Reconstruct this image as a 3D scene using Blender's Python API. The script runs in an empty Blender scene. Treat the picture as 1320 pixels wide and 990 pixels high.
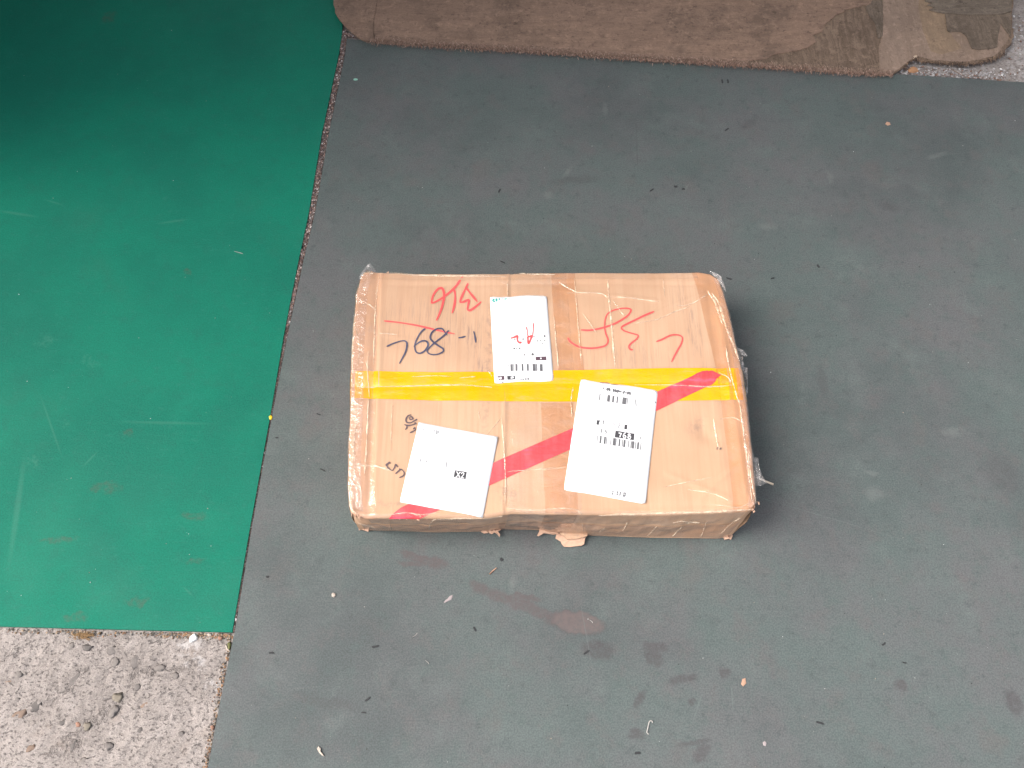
import bpy, bmesh, math, random
import numpy as np
from mathutils import Vector, Matrix, noise as mnoise

random.seed(7)
rng = np.random.default_rng(7)
SC = bpy.context.scene
COL = SC.collection

# ------------------------------------------------------------------ camera, light, exposure
CAM_H = 1.05                     # phone held about a metre above the mats
TILT = math.radians(25.0)
F_PX = 1030.0                    # focal length for a 1320 px wide frame

cam_d = bpy.data.cameras.new('camera')
cam_d.sensor_width = 36.0
cam_d.lens = 36.0 * F_PX / 1320.0
cam_d.clip_start = 0.02
cam_d.clip_end = 200.0
cam = bpy.data.objects.new('camera', cam_d)
cam.location = (0, 0, CAM_H)
cam.rotation_euler = (TILT, 0, 0)
COL.objects.link(cam)
SC.camera = cam

SUN_FROM = Vector((-1.0, 0.06, 1.15)).normalized()
elev = math.asin(SUN_FROM.z)
azim = math.atan2(SUN_FROM.x, SUN_FROM.y)
world = bpy.data.worlds.new('World')
SC.world = world
world.use_nodes = True
wn = world.node_tree.nodes
wl = world.node_tree.links
bg = wn['Background']
sky = wn.new('ShaderNodeTexSky')
sky.sky_type = 'NISHITA'
sky.sun_disc = False
sky.sun_elevation = elev
sky.sun_rotation = azim
sky.air_density = 1.0
sky.dust_density = 6.0
sky.ozone_density = 0.6
grey = wn.new('ShaderNodeHueSaturation')          # an overcast, nearly white sky
grey.inputs['Saturation'].default_value = 0.35
wl.new(sky.outputs[0], grey.inputs['Color'])
wl.new(grey.outputs[0], bg.inputs[0])
bg.inputs[1].default_value = 0.15

sun_d = bpy.data.lights.new('sun', 'SUN')
sun_d.energy = 1.05
sun_d.angle = math.radians(36)
sun_d.color = (1.0, 0.95, 0.88)
sun = bpy.data.objects.new('sun', sun_d)
sun.rotation_euler = (-SUN_FROM).to_track_quat('-Z', 'Y').to_euler()
sun.location = SUN_FROM * 6
COL.objects.link(sun)

SC.view_settings.view_transform = 'Standard'
SC.view_settings.look = 'None'
SC.view_settings.exposure = 1.33
SC.view_settings.gamma = 1.0
SC.view_settings.use_curve_mapping = False

# ------------------------------------------------------------------ helpers
CT, ST = math.cos(TILT), math.sin(TILT)

def G(px, py, z=0.0):
    """world x, y where the line of sight through a photo point meets height z"""
    dx, dy = (px - 660.0) / F_PX, -(py - 495.0) / F_PX
    D = (dx, CT * dy + ST, ST * dy - CT)
    t = (z - CAM_H) / D[2]
    return (D[0] * t, D[1] * t)

def G3(px, py, z=0.0):
    x, y = G(px, py, z)
    return (x, y, z)

def lin(r, g, b, k=1.0):
    def f(c):
        c = c / 255.0
        c = c / 12.92 if c <= 0.04045 else ((c + 0.055) / 1.055) ** 2.4
        return c / k
    return (f(r), f(g), f(b), 1.0)

def tag(o, label=None, cat=None, group=None, kind=None):
    if label: o['label'] = label
    if cat: o['category'] = cat
    if group: o['group'] = group
    if kind: o['kind'] = kind
    return o

def mesh_obj(name, verts, faces, mats, parent=None, origin=None, smooth=True, fmat=None, colors=None):
    me = bpy.data.meshes.new(name)
    v = np.asarray(verts, dtype=float)
    if parent is not None:
        v = v - np.array(parent['_o'] if '_o' in parent else (0, 0, 0))
    elif origin is not None:
        v = v - np.array(origin)
    me.from_pydata(v.tolist(), [], [list(f) for f in faces])
    if not isinstance(mats, (list, tuple)): mats = [mats]
    for m in mats: me.materials.append(m)
    if fmat is not None: me.polygons.foreach_set('material_index', np.asarray(fmat, dtype=np.int32))
    me.polygons.foreach_set('use_smooth', [smooth] * len(me.polygons))
    if colors is not None:
        ca = me.color_attributes.new('tint', 'FLOAT_COLOR', 'POINT')
        ca.data.foreach_set('color', np.asarray(colors, dtype=np.float32).ravel())
    me.update()
    o = bpy.data.objects.new(name, me)
    COL.objects.link(o)
    if parent is not None:
        o.parent = parent
    elif origin is not None:
        o.location = origin
    return o

def empty(name, loc):
    o = bpy.data.objects.new(name, None)
    o.location = loc
    o.empty_display_size = 0.05
    COL.objects.link(o)
    return o

ORIG = {}
def child(name, verts, faces, mats, parent, **kw):
    """a part of a thing: vertices given in world metres, stored relative to the thing"""
    off = np.array(ORIG[parent.name])
    v = np.asarray(verts, dtype=float) - off
    o = mesh_obj(name, v, faces, mats, None, None, **kw)
    o.parent = parent
    ORIG[o.name] = ORIG[parent.name]
    return o

def grid_faces(nx, ny):
    """faces of a grid of nx by ny vertices, row by row"""
    F = []
    for j in range(ny - 1):
        for i in range(nx - 1):
            a = j * nx + i
            F.append((a, a + 1, a + nx + 1, a + nx))
    return F

def smooth_noise(scale, seed, n=14):
    r = np.random.default_rng(seed)
    ang = r.uniform(0, 2 * np.pi, n); k = r.uniform(0.5, 1.6, n) * 2 * np.pi / scale
    ph = r.uniform(0, 2 * np.pi, n)
    def f(x, y):
        x = np.asarray(x, float); y = np.asarray(y, float)
        s = np.zeros(np.broadcast(x, y).shape)
        for a, kk, p in zip(ang, k, ph):
            s = s + np.sin(kk * (np.cos(a) * x + np.sin(a) * y) + p)
        return s / math.sqrt(n)
    return f

def catmull(pts, per=8):
    P = [np.array(p, float) for p in pts]
    if len(P) < 3:
        return [P[0] + (P[-1] - P[0]) * t for t in np.linspace(0, 1, per + 1)]
    Q = [2 * P[0] - P[1]] + P + [2 * P[-1] - P[-2]]
    out = []
    for i in range(1, len(Q) - 2):
        p0, p1, p2, p3 = Q[i - 1:i + 3]
        for t in np.linspace(0, 1, per, endpoint=False):
            out.append(0.5 * (2 * p1 + (p2 - p0) * t + (2 * p0 - 5 * p1 + 4 * p2 - p3) * t ** 2 + (3 * p1 - p0 - 3 * p2 + p3) * t ** 3))
    out.append(P[-1])
    return out

def poly_interp(pts):
    P = np.asarray(pts, float)
    d = np.r_[0, np.cumsum(np.linalg.norm(np.diff(P, axis=0), axis=1))]
    d /= d[-1]
    def f(t):
        t = np.asarray(t, float)
        return np.stack([np.interp(t, d, P[:, k]) for k in range(P.shape[1])], -1)
    return f

def slab(name, poly, z0, z1, mats, parent=None, bevel=0.001, jitter=0.0, step=None, **kw):
    """a flat sheet with real thickness from an outline of world x, y points"""
    pts = [tuple(p) for p in poly]
    if step:
        q = []
        for i in range(len(pts)):
            a, b = np.array(pts[i]), np.array(pts[(i + 1) % len(pts)])
            n = max(1, int(np.linalg.norm(b - a) / step))
            for k in range(n):
                p = a + (b - a) * k / n
                if jitter and k: p = p + rng.normal(0, jitter, 2)
                q.append(tuple(p))
        pts = q
    bm = bmesh.new()
    vs = [bm.verts.new((x, y, z1)) for x, y in pts]
    f = bm.faces.new(vs)
    bm.normal_update()
    if f.normal.z < 0: f.normal_flip()
    r = bmesh.ops.extrude_face_region(bm, geom=[f])
    nv = [g for g in r['geom'] if isinstance(g, bmesh.types.BMVert)]
    for v in nv: v.co.z = z1
    for v in vs: v.co.z = z0
    # the copied face is the top; the first one becomes the underside
    if bevel:
        te = [e for e in bm.edges if all(abs(v.co.z - z1) < 1e-9 for v in e.verts)]
        bmesh.ops.bevel(bm, geom=te, offset=bevel, segments=2, affect='EDGES', profile=0.6)
    bmesh.ops.recalc_face_normals(bm, faces=bm.faces)
    bmesh.ops.triangulate(bm, faces=[f for f in bm.faces if len(f.verts) > 4])
    V = [tuple(v.co) for v in bm.verts]
    bm.verts.index_update()
    F = [[v.index for v in f.verts] for f in bm.faces]
    bm.free()
    if parent is not None:
        return child(name, V, F, mats, parent, smooth=False, **kw)
    return mesh_obj(name, V, F, mats, smooth=False, **kw)

# ------------------------------------------------------------------ node helpers
class NT:
    def __init__(self, name):
        self.m = bpy.data.materials.new(name)
        self.m.use_nodes = True
        self.t = self.m.node_tree
        self.n = self.t.nodes
        self.b = self.n['Principled BSDF']
        self.out = self.n['Material Output']
        self.tc = self.n.new('ShaderNodeTexCoord')
        self.P = self.tc.outputs['Object']
    def put(self, sock, v):
        if hasattr(v, 'is_linked') or hasattr(v, 'links'):
            self.t.links.new(v, sock)
        elif v is not None:
            sock.default_value = v
    def math(self, op, a, b=None, c=None, clamp=False):
        n = self.n.new('ShaderNodeMath'); n.operation = op; n.use_clamp = clamp
        self.put(n.inputs[0], a)
        if b is not None: self.put(n.inputs[1], b)
        if c is not None: self.put(n.inputs[2], c)
        return n.outputs[0]
    def vmath(self, op, a, b=None):
        n = self.n.new('ShaderNodeVectorMath'); n.operation = op
        self.put(n.inputs[0], a)
        if b is not None: self.put(n.inputs[1], b)
        return n.outputs['Value'] if op == 'LENGTH' else n.outputs[0]
    def noise(self, scale, detail=4, rough=0.55, vec=None, dist=0.0, color=False):
        n = self.n.new('ShaderNodeTexNoise')
        self.put(n.inputs['Vector'], vec if vec is not None else self.P)
        n.inputs['Scale'].default_value = scale
        n.inputs['Detail'].default_value = detail
        n.inputs['Roughness'].default_value = rough
        n.inputs['Distortion'].default_value = dist
        return n.outputs['Color'] if color else n.outputs['Fac']
    def voronoi(self, scale, vec=None, feature='F1', out='Distance', rand=1.0):
        n = self.n.new('ShaderNodeTexVoronoi'); n.feature = feature
        self.put(n.inputs['Vector'], vec if vec is not None else self.P)
        n.inputs['Scale'].default_value = scale
        n.inputs['Randomness'].default_value = rand
        return n.outputs[out]
    def scaled(self, s, rot=0.0, loc=(0, 0, 0)):
        n = self.n.new('ShaderNodeMapping')
        self.put(n.inputs[0], self.P)
        n.inputs['Location'].default_value = loc
        n.inputs['Scale'].default_value = s
        n.inputs['Rotation'].default_value = (0, 0, rot)
        return n.outputs[0]
    def ramp(self, fac, lo, hi, a=0.0, b=1.0):
        n = self.n.new('ShaderNodeMapRange'); n.interpolation_type = 'SMOOTHSTEP'
        self.put(n.inputs[0], fac)
        n.inputs[1].default_value = lo; n.inputs[2].default_value = hi
        n.inputs[3].default_value = a; n.inputs[4].default_value = b
        return n.outputs[0]
    def mix(self, fac, a, b, mode='MIX'):
        n = self.n.new('ShaderNodeMix'); n.data_type = 'RGBA'; n.blend_type = mode
        self.put(n.inputs[0], fac)
        self.put(n.inputs[6], a); self.put(n.inputs[7], b)
        return n.outputs[2]
    def bump(self, h, strength=0.3, dist=0.002, normal=None):
        n = self.n.new('ShaderNodeBump')
        n.inputs['Strength'].default_value = strength
        n.inputs['Distance'].default_value = dist
        self.put(n.inputs['Height'], h)
        if normal is not None: self.put(n.inputs['Normal'], normal)
        return n.outputs[0]
    def ellipse(self, vec, c, ax, ay, ang, soft=0.35):
        """1 inside an ellipse in object space with a soft rim"""
        n = self.n.new('ShaderNodeMapping'); n.vector_type = 'TEXTURE'
        self.put(n.inputs[0], vec)
        n.inputs['Location'].default_value = (c[0], c[1], 0)
        n.inputs['Rotation'].default_value = (0, 0, ang)
        n.inputs['Scale'].default_value = (ax, ay, 1000.0)
        return self.ramp(self.vmath('LENGTH', n.outputs[0]), 1.0 + soft, 1.0 - soft)
    def px_ellipse(self, vec, px, py, a, b, deg, z=0.0, org=(0, 0, 0), soft=0.35):
        c = np.array(G(px, py, z)); t = math.radians(deg)
        u = np.array(G(px + a * math.cos(t), py + a * math.sin(t), z)) - c
        w = np.array(G(px - b * math.sin(t), py + b * math.cos(t), z)) - c
        return self.ellipse(vec, (c[0] - org[0], c[1] - org[1]), np.linalg.norm(u), np.linalg.norm(w), math.atan2(u[1], u[0]), soft)
    def finish(self, col, rough=0.6, spec=0.5, normal=None):
        self.put(self.b.inputs['Base Color'], col)
        self.put(self.b.inputs['Roughness'], rough)
        self.put(self.b.inputs['Specular IOR Level'], spec)
        if normal is not None: self.put(self.b.inputs['Normal'], normal)
        return self.m

def plain(name, col, rough=0.6, spec=0.4, var=0.12, scale=60, bump=0.0):
    t = NT(name)
    d = tuple(c * (1 - var) for c in col[:3]) + (1,)
    e = tuple(min(1, c * (1 + var)) for c in col[:3]) + (1,)
    c = t.mix(t.noise(scale, 4), d, e)
    return t.finish(c, rough, spec, t.bump(t.noise(scale * 4, 3), bump, 0.001) if bump else None)

# ------------------------------------------------------------------ materials of the setting
def mat_rubber_grey():
    t = NT('grey_green_rubber')
    base = (0.076, 0.094, 0.091, 1); warm = (0.090, 0.092, 0.094, 1); dark = (0.056, 0.067, 0.067, 1); pale = (0.100, 0.119, 0.114, 1)
    c = t.mix(t.ramp(t.noise(5.5, 5, 0.62), 0.38, 0.64), base, warm)
    c = t.mix(t.ramp(t.noise(3.1, 6, 0.66, t.scaled((1, 1, 1), 0, (4, 2, 0))), 0.44, 0.7, 0, 0.75), c, dark)
    c = t.mix(t.ramp(t.noise(16, 5, 0.62, t.scaled((1, 1, 1), 0.4, (9, 1, 0))), 0.52, 0.78, 0, 0.6), c, pale)
    c = t.mix(t.ramp(t.noise(48, 4, 0.65, t.scaled((1, 1, 1), 0, (1, 7, 0))), 0.56, 0.72, 0, 0.45), c, dark)
    c = t.mix(t.ramp(t.noise(11, 3, 0.6, t.scaled((1, 1, 1), 0, (3, 17, 0))), 0.6, 0.72, 0, 0.35), c, (0.100, 0.087, 0.084, 1))
    c = t.mix(t.ramp(t.noise(24, 6, 0.72, t.scaled((1, 1, 1), 0.8, (21, 4, 0))), 0.50, 0.68, 0, 0.36), c, (0.096, 0.083, 0.083, 1))
    c = t.mix(t.ramp(t.noise(34, 6, 0.75, t.scaled((1, 1, 1), 0.2, (31, 14, 0))), 0.50, 0.66, 0, 0.5), c, (0.066, 0.088, 0.083, 1))
    c = t.mix(t.ramp(t.noise(70, 5, 0.75, t.scaled((1, 1, 1), 0.2, (41, 24, 0))), 0.54, 0.70, 0, 0.55), c, (0.048, 0.055, 0.056, 1))
    for rot, lc in ((0.1, 1), (1.3, 4), (2.4, 8)):      # rubbed scuffs and drag marks
        sc = t.noise(7, 5, 0.78, t.scaled((4, 30, 1), rot, (lc, lc * 2, 0)))
        c = t.mix(t.ramp(sc, 0.57, 0.70, 0, 0.32), c, (0.104, 0.112, 0.108, 1))
        sc = t.noise(9, 5, 0.78, t.scaled((4, 26, 1), rot + 0.5, (lc * 3, lc, 0)))
        c = t.mix(t.ramp(sc, 0.60, 0.72, 0, 0.35), c, (0.046, 0.051, 0.052, 1))
    grain = t.noise(520, 3, 0.6)
    c = t.mix(t.ramp(grain, 0.32, 0.68), t.mix(1.0, c, (0.82, 0.82, 0.82, 1), 'MULTIPLY'), t.mix(1.0, c, (1.2, 1.2, 1.2, 1), 'MULTIPLY'))
    c = t.mix(t.ramp(t.noise(330, 3, 0.6), 0.55, 0.72, 0, 0.35), c, (0.040, 0.046, 0.046, 1))
    c = t.mix(t.ramp(t.noise(260, 3, 0.7, t.scaled((1, 1, 1), 0, (2, 6, 0))), 0.66, 0.78, 0, 0.5), c, (0.12, 0.125, 0.12, 1))
    warp = t.vmath('ADD', t.P, t.vmath('MULTIPLY', t.vmath('SUBTRACT', t.noise(55, 4, 0.65, color=True), (0.5, 0.5, 0.5)), (0.017, 0.017, 0)))
    rust = (0.082, 0.063, 0.064, 1)
    rim = (0.054, 0.046, 0.049, 1)
    def paint(c, spots, col, s, soft=0.35):
        f = None
        for sp in spots:
            e = t.px_ellipse(warp, *sp, soft=soft)
            f = e if f is None else t.math('MAXIMUM', f, e)
        f = t.math('MULTIPLY', f, t.ramp(t.noise(170, 5, 0.8), 0.36, 0.58, s * 0.45, s))
        return t.mix(f, c, col)
    trail = [(619, 757, 13, 9, 30), (645, 768, 24, 8, 18), (676, 781, 26, 8, 20), (703, 792, 22, 6, 8), (724, 796, 22, 9, -5), (672, 770, 26, 4, 10)]
    blob = [(745, 803, 34, 13, 9)]
    c = paint(c, trail + [(563, 727, 13, 8, 8), (545, 722, 24, 5, 14), (528, 715, 14, 4, 22), (530, 727, 18, 3, 6)], rust, 0.72)
    c = paint(c, [(745, 804, 37, 15, 9)], rim, 0.55, 0.2)
    c = paint(c, blob, (0.112, 0.089, 0.085, 1), 0.85, 0.2)
    c = paint(c, [(838, 842, 8, 15, -22), (846, 835, 13, 7, 0), (848, 850, 8, 9, 0), (881, 876, 18, 5, -16), (820, 946, 12, 7, -6), (895, 958, 20, 4, -8),
                  (903, 972, 14, 7, -45), (826, 903, 5, 11, 35), (893, 905, 5, 5, 0), (934, 866, 8, 6, 0), (1161, 884, 7, 9, -20), (1306, 905, 9, 16, -10), (770, 838, 22, 12, 10)], rim, 0.62)
    c = paint(c, [(420, 905, 40, 7, 10), (905, 395, 14, 7, -60), (1060, 490, 6, 20, 0), (1145, 266, 12, 6, 20), (965, 160, 12, 4, -30), (740, 232, 30, 5, -5), (1290, 610, 20, 25, 0)], rim, 0.35, 0.6)
    c = paint(c, [(989, 291, 12, 4, 4), (1228, 556, 12, 5, -8), (1208, 200, 12, 3, -15), (707, 252, 6, 4, 0), (731, 222, 8, 2.5, -50), (885, 243, 5, 2, -50), (1070, 229, 3, 8, 0), (780, 140, 3, 7, 0), (660, 752, 4, 9, 0), (1125, 610, 8, 3, 0), (1127, 637, 10, 8, 0)], (0.14, 0.15, 0.145, 1), 0.4, 0.7)
    # long faint scratches
    for k, (p, q, w) in enumerate([((747, 770), (765, 870), 0.7), ((905, 895), (895, 925), 1.2), ((943, 885), (945, 915), 1.2), ((700, 560), (1180, 700), 0.5), ((820, 160), (822, 215), 1.0)]):
        mx, my = (p[0] + q[0]) / 2, (p[1] + q[1]) / 2
        L = math.hypot(q[0] - p[0], q[1] - p[1]) / 2
        e = t.px_ellipse(t.P, mx, my, L, w, math.degrees(math.atan2(q[1] - p[1], q[0] - p[0])), soft=0.5)
        c = t.mix(t.math('MULTIPLY', e, 0.25), c, (0.13, 0.155, 0.15, 1) if k < 4 else (0.04, 0.045, 0.045, 1))
    scr = t.noise(9, 4, 0.7, t.scaled((3, 60, 1), 0.5))
    c = t.mix(t.ramp(scr, 0.66, 0.74, 0, 0.15), c, (0.12, 0.135, 0.13, 1))
    rough = t.ramp(t.noise(14, 4), 0.3, 0.7, 0.60, 0.74)
    h = t.math('ADD', t.noise(420, 3, 0.6), t.math('MULTIPLY', t.noise(30, 3), 1.5))
    return t.finish(c, rough, 0.3, t.bump(h, 0.22, 0.0006))

def mat_rubber_green(org):
    t = NT('bright_green_rubber')
    base = (0.0042, 0.142, 0.090, 1); deep = (0.0048, 0.120, 0.080, 1); pale = (0.008, 0.152, 0.100, 1); dust = (0.018, 0.118, 0.080, 1)
    c = t.mix(t.ramp(t.noise(4.2, 5, 0.6), 0.36, 0.64), base, deep)
    c = t.mix(t.ramp(t.noise(13, 5, 0.66), 0.50, 0.76, 0, 0.45), c, pale)
    c = t.mix(t.ramp(t.noise(6.5, 6, 0.7, t.scaled((1, 1, 1), 0, (8, 3, 0))), 0.55, 0.75, 0, 0.40), c, dust)
    c = t.mix(t.ramp(t.noise(40, 6, 0.75, t.scaled((1, 1, 1), 0.2, (3, 14, 0))), 0.50, 0.68, 0, 0.45), c, (0.010, 0.112, 0.078, 1))
    c = t.mix(t.ramp(t.noise(75, 5, 0.75, t.scaled((1, 1.6, 1), 0.1, (13, 4, 0))), 0.55, 0.70, 0, 0.5), c, (0.020, 0.140, 0.102, 1))
    for rot, lc in ((0.05, 1), (1.1, 4), (-0.5, 8)):
        sc = t.noise(7, 5, 0.78, t.scaled((4, 30, 1), rot, (lc, lc * 2, 0)))
        c = t.mix(t.ramp(sc, 0.58, 0.70, 0, 0.30), c, (0.026, 0.150, 0.110, 1))
        sc = t.noise(9, 5, 0.78, t.scaled((4, 26, 1), rot + 0.4, (lc * 3, lc, 0)))
        c = t.mix(t.ramp(sc, 0.60, 0.72, 0, 0.35), c, (0.009, 0.098, 0.070, 1))
    grain = t.noise(520, 3, 0.6)
    c = t.mix(t.ramp(grain, 0.32, 0.68), t.mix(1.0, c, (0.85, 0.85, 0.85, 1), 'MULTIPLY'), t.mix(1.0, c, (1.35, 1.13, 1.15, 1), 'MULTIPLY'))
    warp = t.vmath('ADD', t.P, t.vmath('MULTIPLY', t.vmath('SUBTRACT', t.noise(60, 4, 0.65, color=True), (0.5, 0.5, 0.5)), (0.03, 0.03, 0)))
    f = None
    for sp in [(250, 665, 14, 6, 4), (165, 558, 7, 5, 0), (75, 696, 24, 4, -2), (178, 775, 16, 5, 0), (250, 722, 12, 3, 0), (140, 22, 8, 6, 0), (95, 795, 14, 4, 0), (240, 350, 5, 4, 0), (135, 630, 20, 8, 0)]:
        e = t.px_ellipse(warp, *sp, org=org); f = e if f is None else t.math('MAXIMUM', f, e)
    c = t.mix(t.math('MULTIPLY', f, t.ramp(t.noise(130, 4, 0.7), 0.36, 0.6, 0.05, 0.45)), c, (0.06, 0.075, 0.056, 1))
    f = None
    for p, q, w in [((165, 544), (262, 546), 1.6), ((54, 515), (78, 584), 1.2), ((30, 600), (14, 715), 3.5), ((0, 272), (45, 279), 1.5), ((205, 288), (240, 283), 1.2), ((60, 258), (80, 264), 1.0),
                    ((237, 757), (247, 767), 1.2), ((108, 600), (125, 583), 1.0), ((303, 324), (313, 328), 1.2)]:
        mx, my = (p[0] + q[0]) / 2, (p[1] + q[1]) / 2
        L = math.hypot(q[0] - p[0], q[1] - p[1]) / 2
        e = t.px_ellipse(t.P, mx, my, L, w, math.degrees(math.atan2(q[1] - p[1], q[0] - p[0])), org=org, soft=0.6)
        f = e if f is None else t.math('MAXIMUM', f, e)
    for sp in [(44, 595, 10, 7, 0), (84, 547, 5, 4, 0), (60, 440, 12, 8, 0), (115, 465, 12, 5, 30)]:
        f = t.math('MAXIMUM', f, t.math('MULTIPLY', t.px_ellipse(warp, *sp, org=org), t.ramp(t.noise(200, 3), 0.42, 0.62)))
    c = t.mix(t.math('MULTIPLY', f, 0.22), c, (0.07, 0.20, 0.15, 1))
    for rot, lc in ((0.35, (0, 0, 0)), (2.0, (5, 1, 0)), (-0.15, (2, 9, 0))):
        scr = t.noise(8, 3, 0.7, t.scaled((3, 70, 1), rot, lc))
        c = t.mix(t.ramp(scr, 0.68, 0.75, 0, 0.13), c, (0.06, 0.18, 0.135, 1))
    rough = t.ramp(t.noise(11, 4), 0.3, 0.7, 0.58, 0.70)
    h = t.math('ADD', t.noise(420, 3, 0.6), t.math('MULTIPLY', t.noise(26, 3), 1.6))
    return t.finish(c, rough, 0.12, t.bump(h, 0.2, 0.0006))

def mat_concrete():
    t = NT('weathered_concrete')
    a = (0.300, 0.264, 0.244, 1); b = (0.220, 0.192, 0.176, 1); p = (0.365, 0.326, 0.305, 1)
    c = t.mix(t.ramp(t.noise(9, 6, 0.68), 0.40, 0.66), a, b)
    c = t.mix(t.ramp(t.noise(30, 6, 0.7), 0.52, 0.72, 0, 0.7), c, p)
    st = t.noise(60, 5, 0.7, t.scaled((1.0, 2.2, 1), -0.55))
    c = t.mix(t.ramp(st, 0.54, 0.68, 0, 0.6), c, (0.175, 0.152, 0.142, 1))
    pit = t.noise(240, 3, 0.6, t.scaled((1, 1.5, 1), -0.5))
    c = t.mix(t.ramp(pit, 0.53, 0.68, 0, 0.8), c, (0.115, 0.10, 0.095, 1))
    c = t.mix(t.ramp(t.noise(480, 3, 0.65, t.scaled((1, 1.5, 1), -0.5, (5, 5, 0))), 0.52, 0.66, 0, 0.65), c, (0.13, 0.113, 0.107, 1))
    c = t.mix(t.ramp(t.noise(110, 5, 0.75, t.scaled((1, 1.4, 1), -0.5, (15, 5, 0))), 0.52, 0.66, 0, 0.5), c, (0.15, 0.132, 0.125, 1))
    c = t.mix(t.ramp(t.noise(620, 2, 0.6), 0.55, 0.7, 0, 0.5), c, (0.42, 0.375, 0.355, 1))
    c = t.mix(t.ramp(t.noise(14, 4, 0.6, t.scaled((1, 1, 1), 0, (3, 3, 0))), 0.6, 0.74, 0, 0.4), c, (0.19, 0.14, 0.11, 1))
    # cement laitance: whiter patches
    warp = t.vmath('ADD', t.P, t.vmath('MULTIPLY', t.vmath('SUBTRACT', t.noise(50, 4, 0.7, color=True), (0.5, 0.5, 0.5)), (0.05, 0.05, 0)))
    f = None
    for sp in [(272, 885, 14, 12, 0), (255, 855, 12, 8, 0), (1230, 92, 60, 14, 3), (1310, 70, 25, 45, 0), (240, 835, 20, 8, 0)]:
        e = t.px_ellipse(warp, *sp, z=-0.005); f = e if f is None else t.math('MAXIMUM', f, e)
    c = t.mix(t.math('MULTIPLY', f, t.ramp(t.noise(120, 4, 0.7), 0.42, 0.62, 0.0, 0.5)), c, (0.44, 0.42, 0.415, 1))
    f = None
    for sp in [(90, 950, 40, 1.6, -38), (130, 925, 40, 1.6, -42), (155, 905, 18, 1.3, -50), (80, 968, 30, 3, -20), (15, 842, 22, 1.2, -25), (95, 880, 35, 1.0, -48), (205, 865, 40, 5, -8)]:
        e = t.px_ellipse(warp, *sp, z=-0.005); f = e if f is None else t.math('MAXIMUM', f, e)
    c = t.mix(t.math('MULTIPLY', f, t.ramp(t.noise(180, 4, 0.75), 0.40, 0.56, 0.0, 0.6)), c, (0.10, 0.085, 0.08, 1))
    h = t.math('ADD', t.math('MULTIPLY', t.noise(70, 6, 0.72), 2.2), t.math('MULTIPLY', t.ramp(pit, 0.55, 0.7), -1.2))
    h = t.math('ADD', h, t.math('MULTIPLY', st, -1.0))
    h = t.math('ADD', h, t.math('MULTIPLY', f, -1.5))
    return t.finish(c, 0.92, 0.25, t.bump(h, 0.7, 0.0017))

M = {}
M['concrete'] = mat_concrete()
M['grey'] = mat_rubber_grey()
M['rubber_edge'] = plain('rubber_edge', (0.035, 0.04, 0.04, 1), 0.8, 0.3)
GREEN_O = (*G(150, 500), 0.0)
M['green'] = mat_rubber_green(GREEN_O)

def mat_tinted(name, rough=0.85, spec=0.3):
    t = NT(name)
    a = t.n.new('ShaderNodeVertexColor'); a.layer_name = 'tint'
    c = t.mix(t.ramp(t.noise(300, 3), 0.3, 0.7), t.mix(1.0, a.outputs[0], (0.75, 0.75, 0.75, 1), 'MULTIPLY'), a.outputs[0])
    return t.finish(c, rough, spec)
M['tinted'] = mat_tinted('crumb')

# ------------------------------------------------------------------ the setting
# concrete floor: one sheet, fine where it shows
def build_concrete():
    a0, a1 = G(-40, 990, -0.006), G(320, 800, -0.006)
    fx = np.arange(a0[0] - 0.05, a1[0] + 0.05, 0.0028)
    fy = np.arange(a0[1] - 0.06, a1[1] + 0.05, 0.0028)
    xs = np.r_[np.linspace(-9, fx[0] - 0.1, 12), fx, np.arange(fx[-1] + 0.02, 1.6, 0.02), np.linspace(1.8, 9, 10)]
    ys = np.r_[np.linspace(-9, fy[0] - 0.1, 12), fy, np.arange(fy[-1] + 0.02, 1.9, 0.02), np.linspace(2.1, 11, 10)]
    X, Y = np.meshgrid(xs, ys)
    n1, n2, n3 = smooth_noise(0.10, 3), smooth_noise(0.024, 4, 20), smooth_noise(0.010, 5, 24)
    Z = -0.0062 + 0.0007 * n1(X, Y) + 0.0005 * n2(X, Y) + 0.00035 * n3(X, Y)
    Z = np.minimum(Z, -0.0044)
    V = np.stack([X, Y, Z], -1).reshape(-1, 3)
    o = mesh_obj('concrete_ground', V, grid_faces(len(xs), len(ys)), M['concrete'])
    tag(o, kind='structure')
    ORIG[o.name] = (0, 0, 0)
    return o
concrete = build_concrete()

def pebble_mesh(rx, ry, rz, seed, rough=0.22, sub=2):
    bm = bmesh.new()
    bmesh.ops.create_icosphere(bm, subdivisions=sub, radius=1.0)
    r = random.Random(seed)
    off = Vector((r.uniform(0, 50), r.uniform(0, 50), r.uniform(0, 50)))
    V = []
    for v in bm.verts:
        k = 1 + rough * mnoise.noise(v.co * 1.4 + off) * 2
        V.append((v.co.x * rx * k, v.co.y * ry * k, v.co.z * rz * k))
    bm.verts.index_update()
    F = [[v.index for v in f.verts] for f in bm.faces]
    bm.free()
    return V, F

for m, c in (('stone_grey', (0.155, 0.138, 0.130, 1)), ('stone_dark', (0.125, 0.112, 0.106, 1)), ('stone_brown', (0.20, 0.145, 0.115, 1)), ('stone_red', (0.29, 0.165, 0.12, 1)), ('stone_tan', (0.19, 0.165, 0.135, 1)), ('stone_mid', (0.185, 0.164, 0.152, 1))):
    M[m] = plain(m, c, 0.9, 0.15, 0.3, 260, 0.4)
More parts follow.
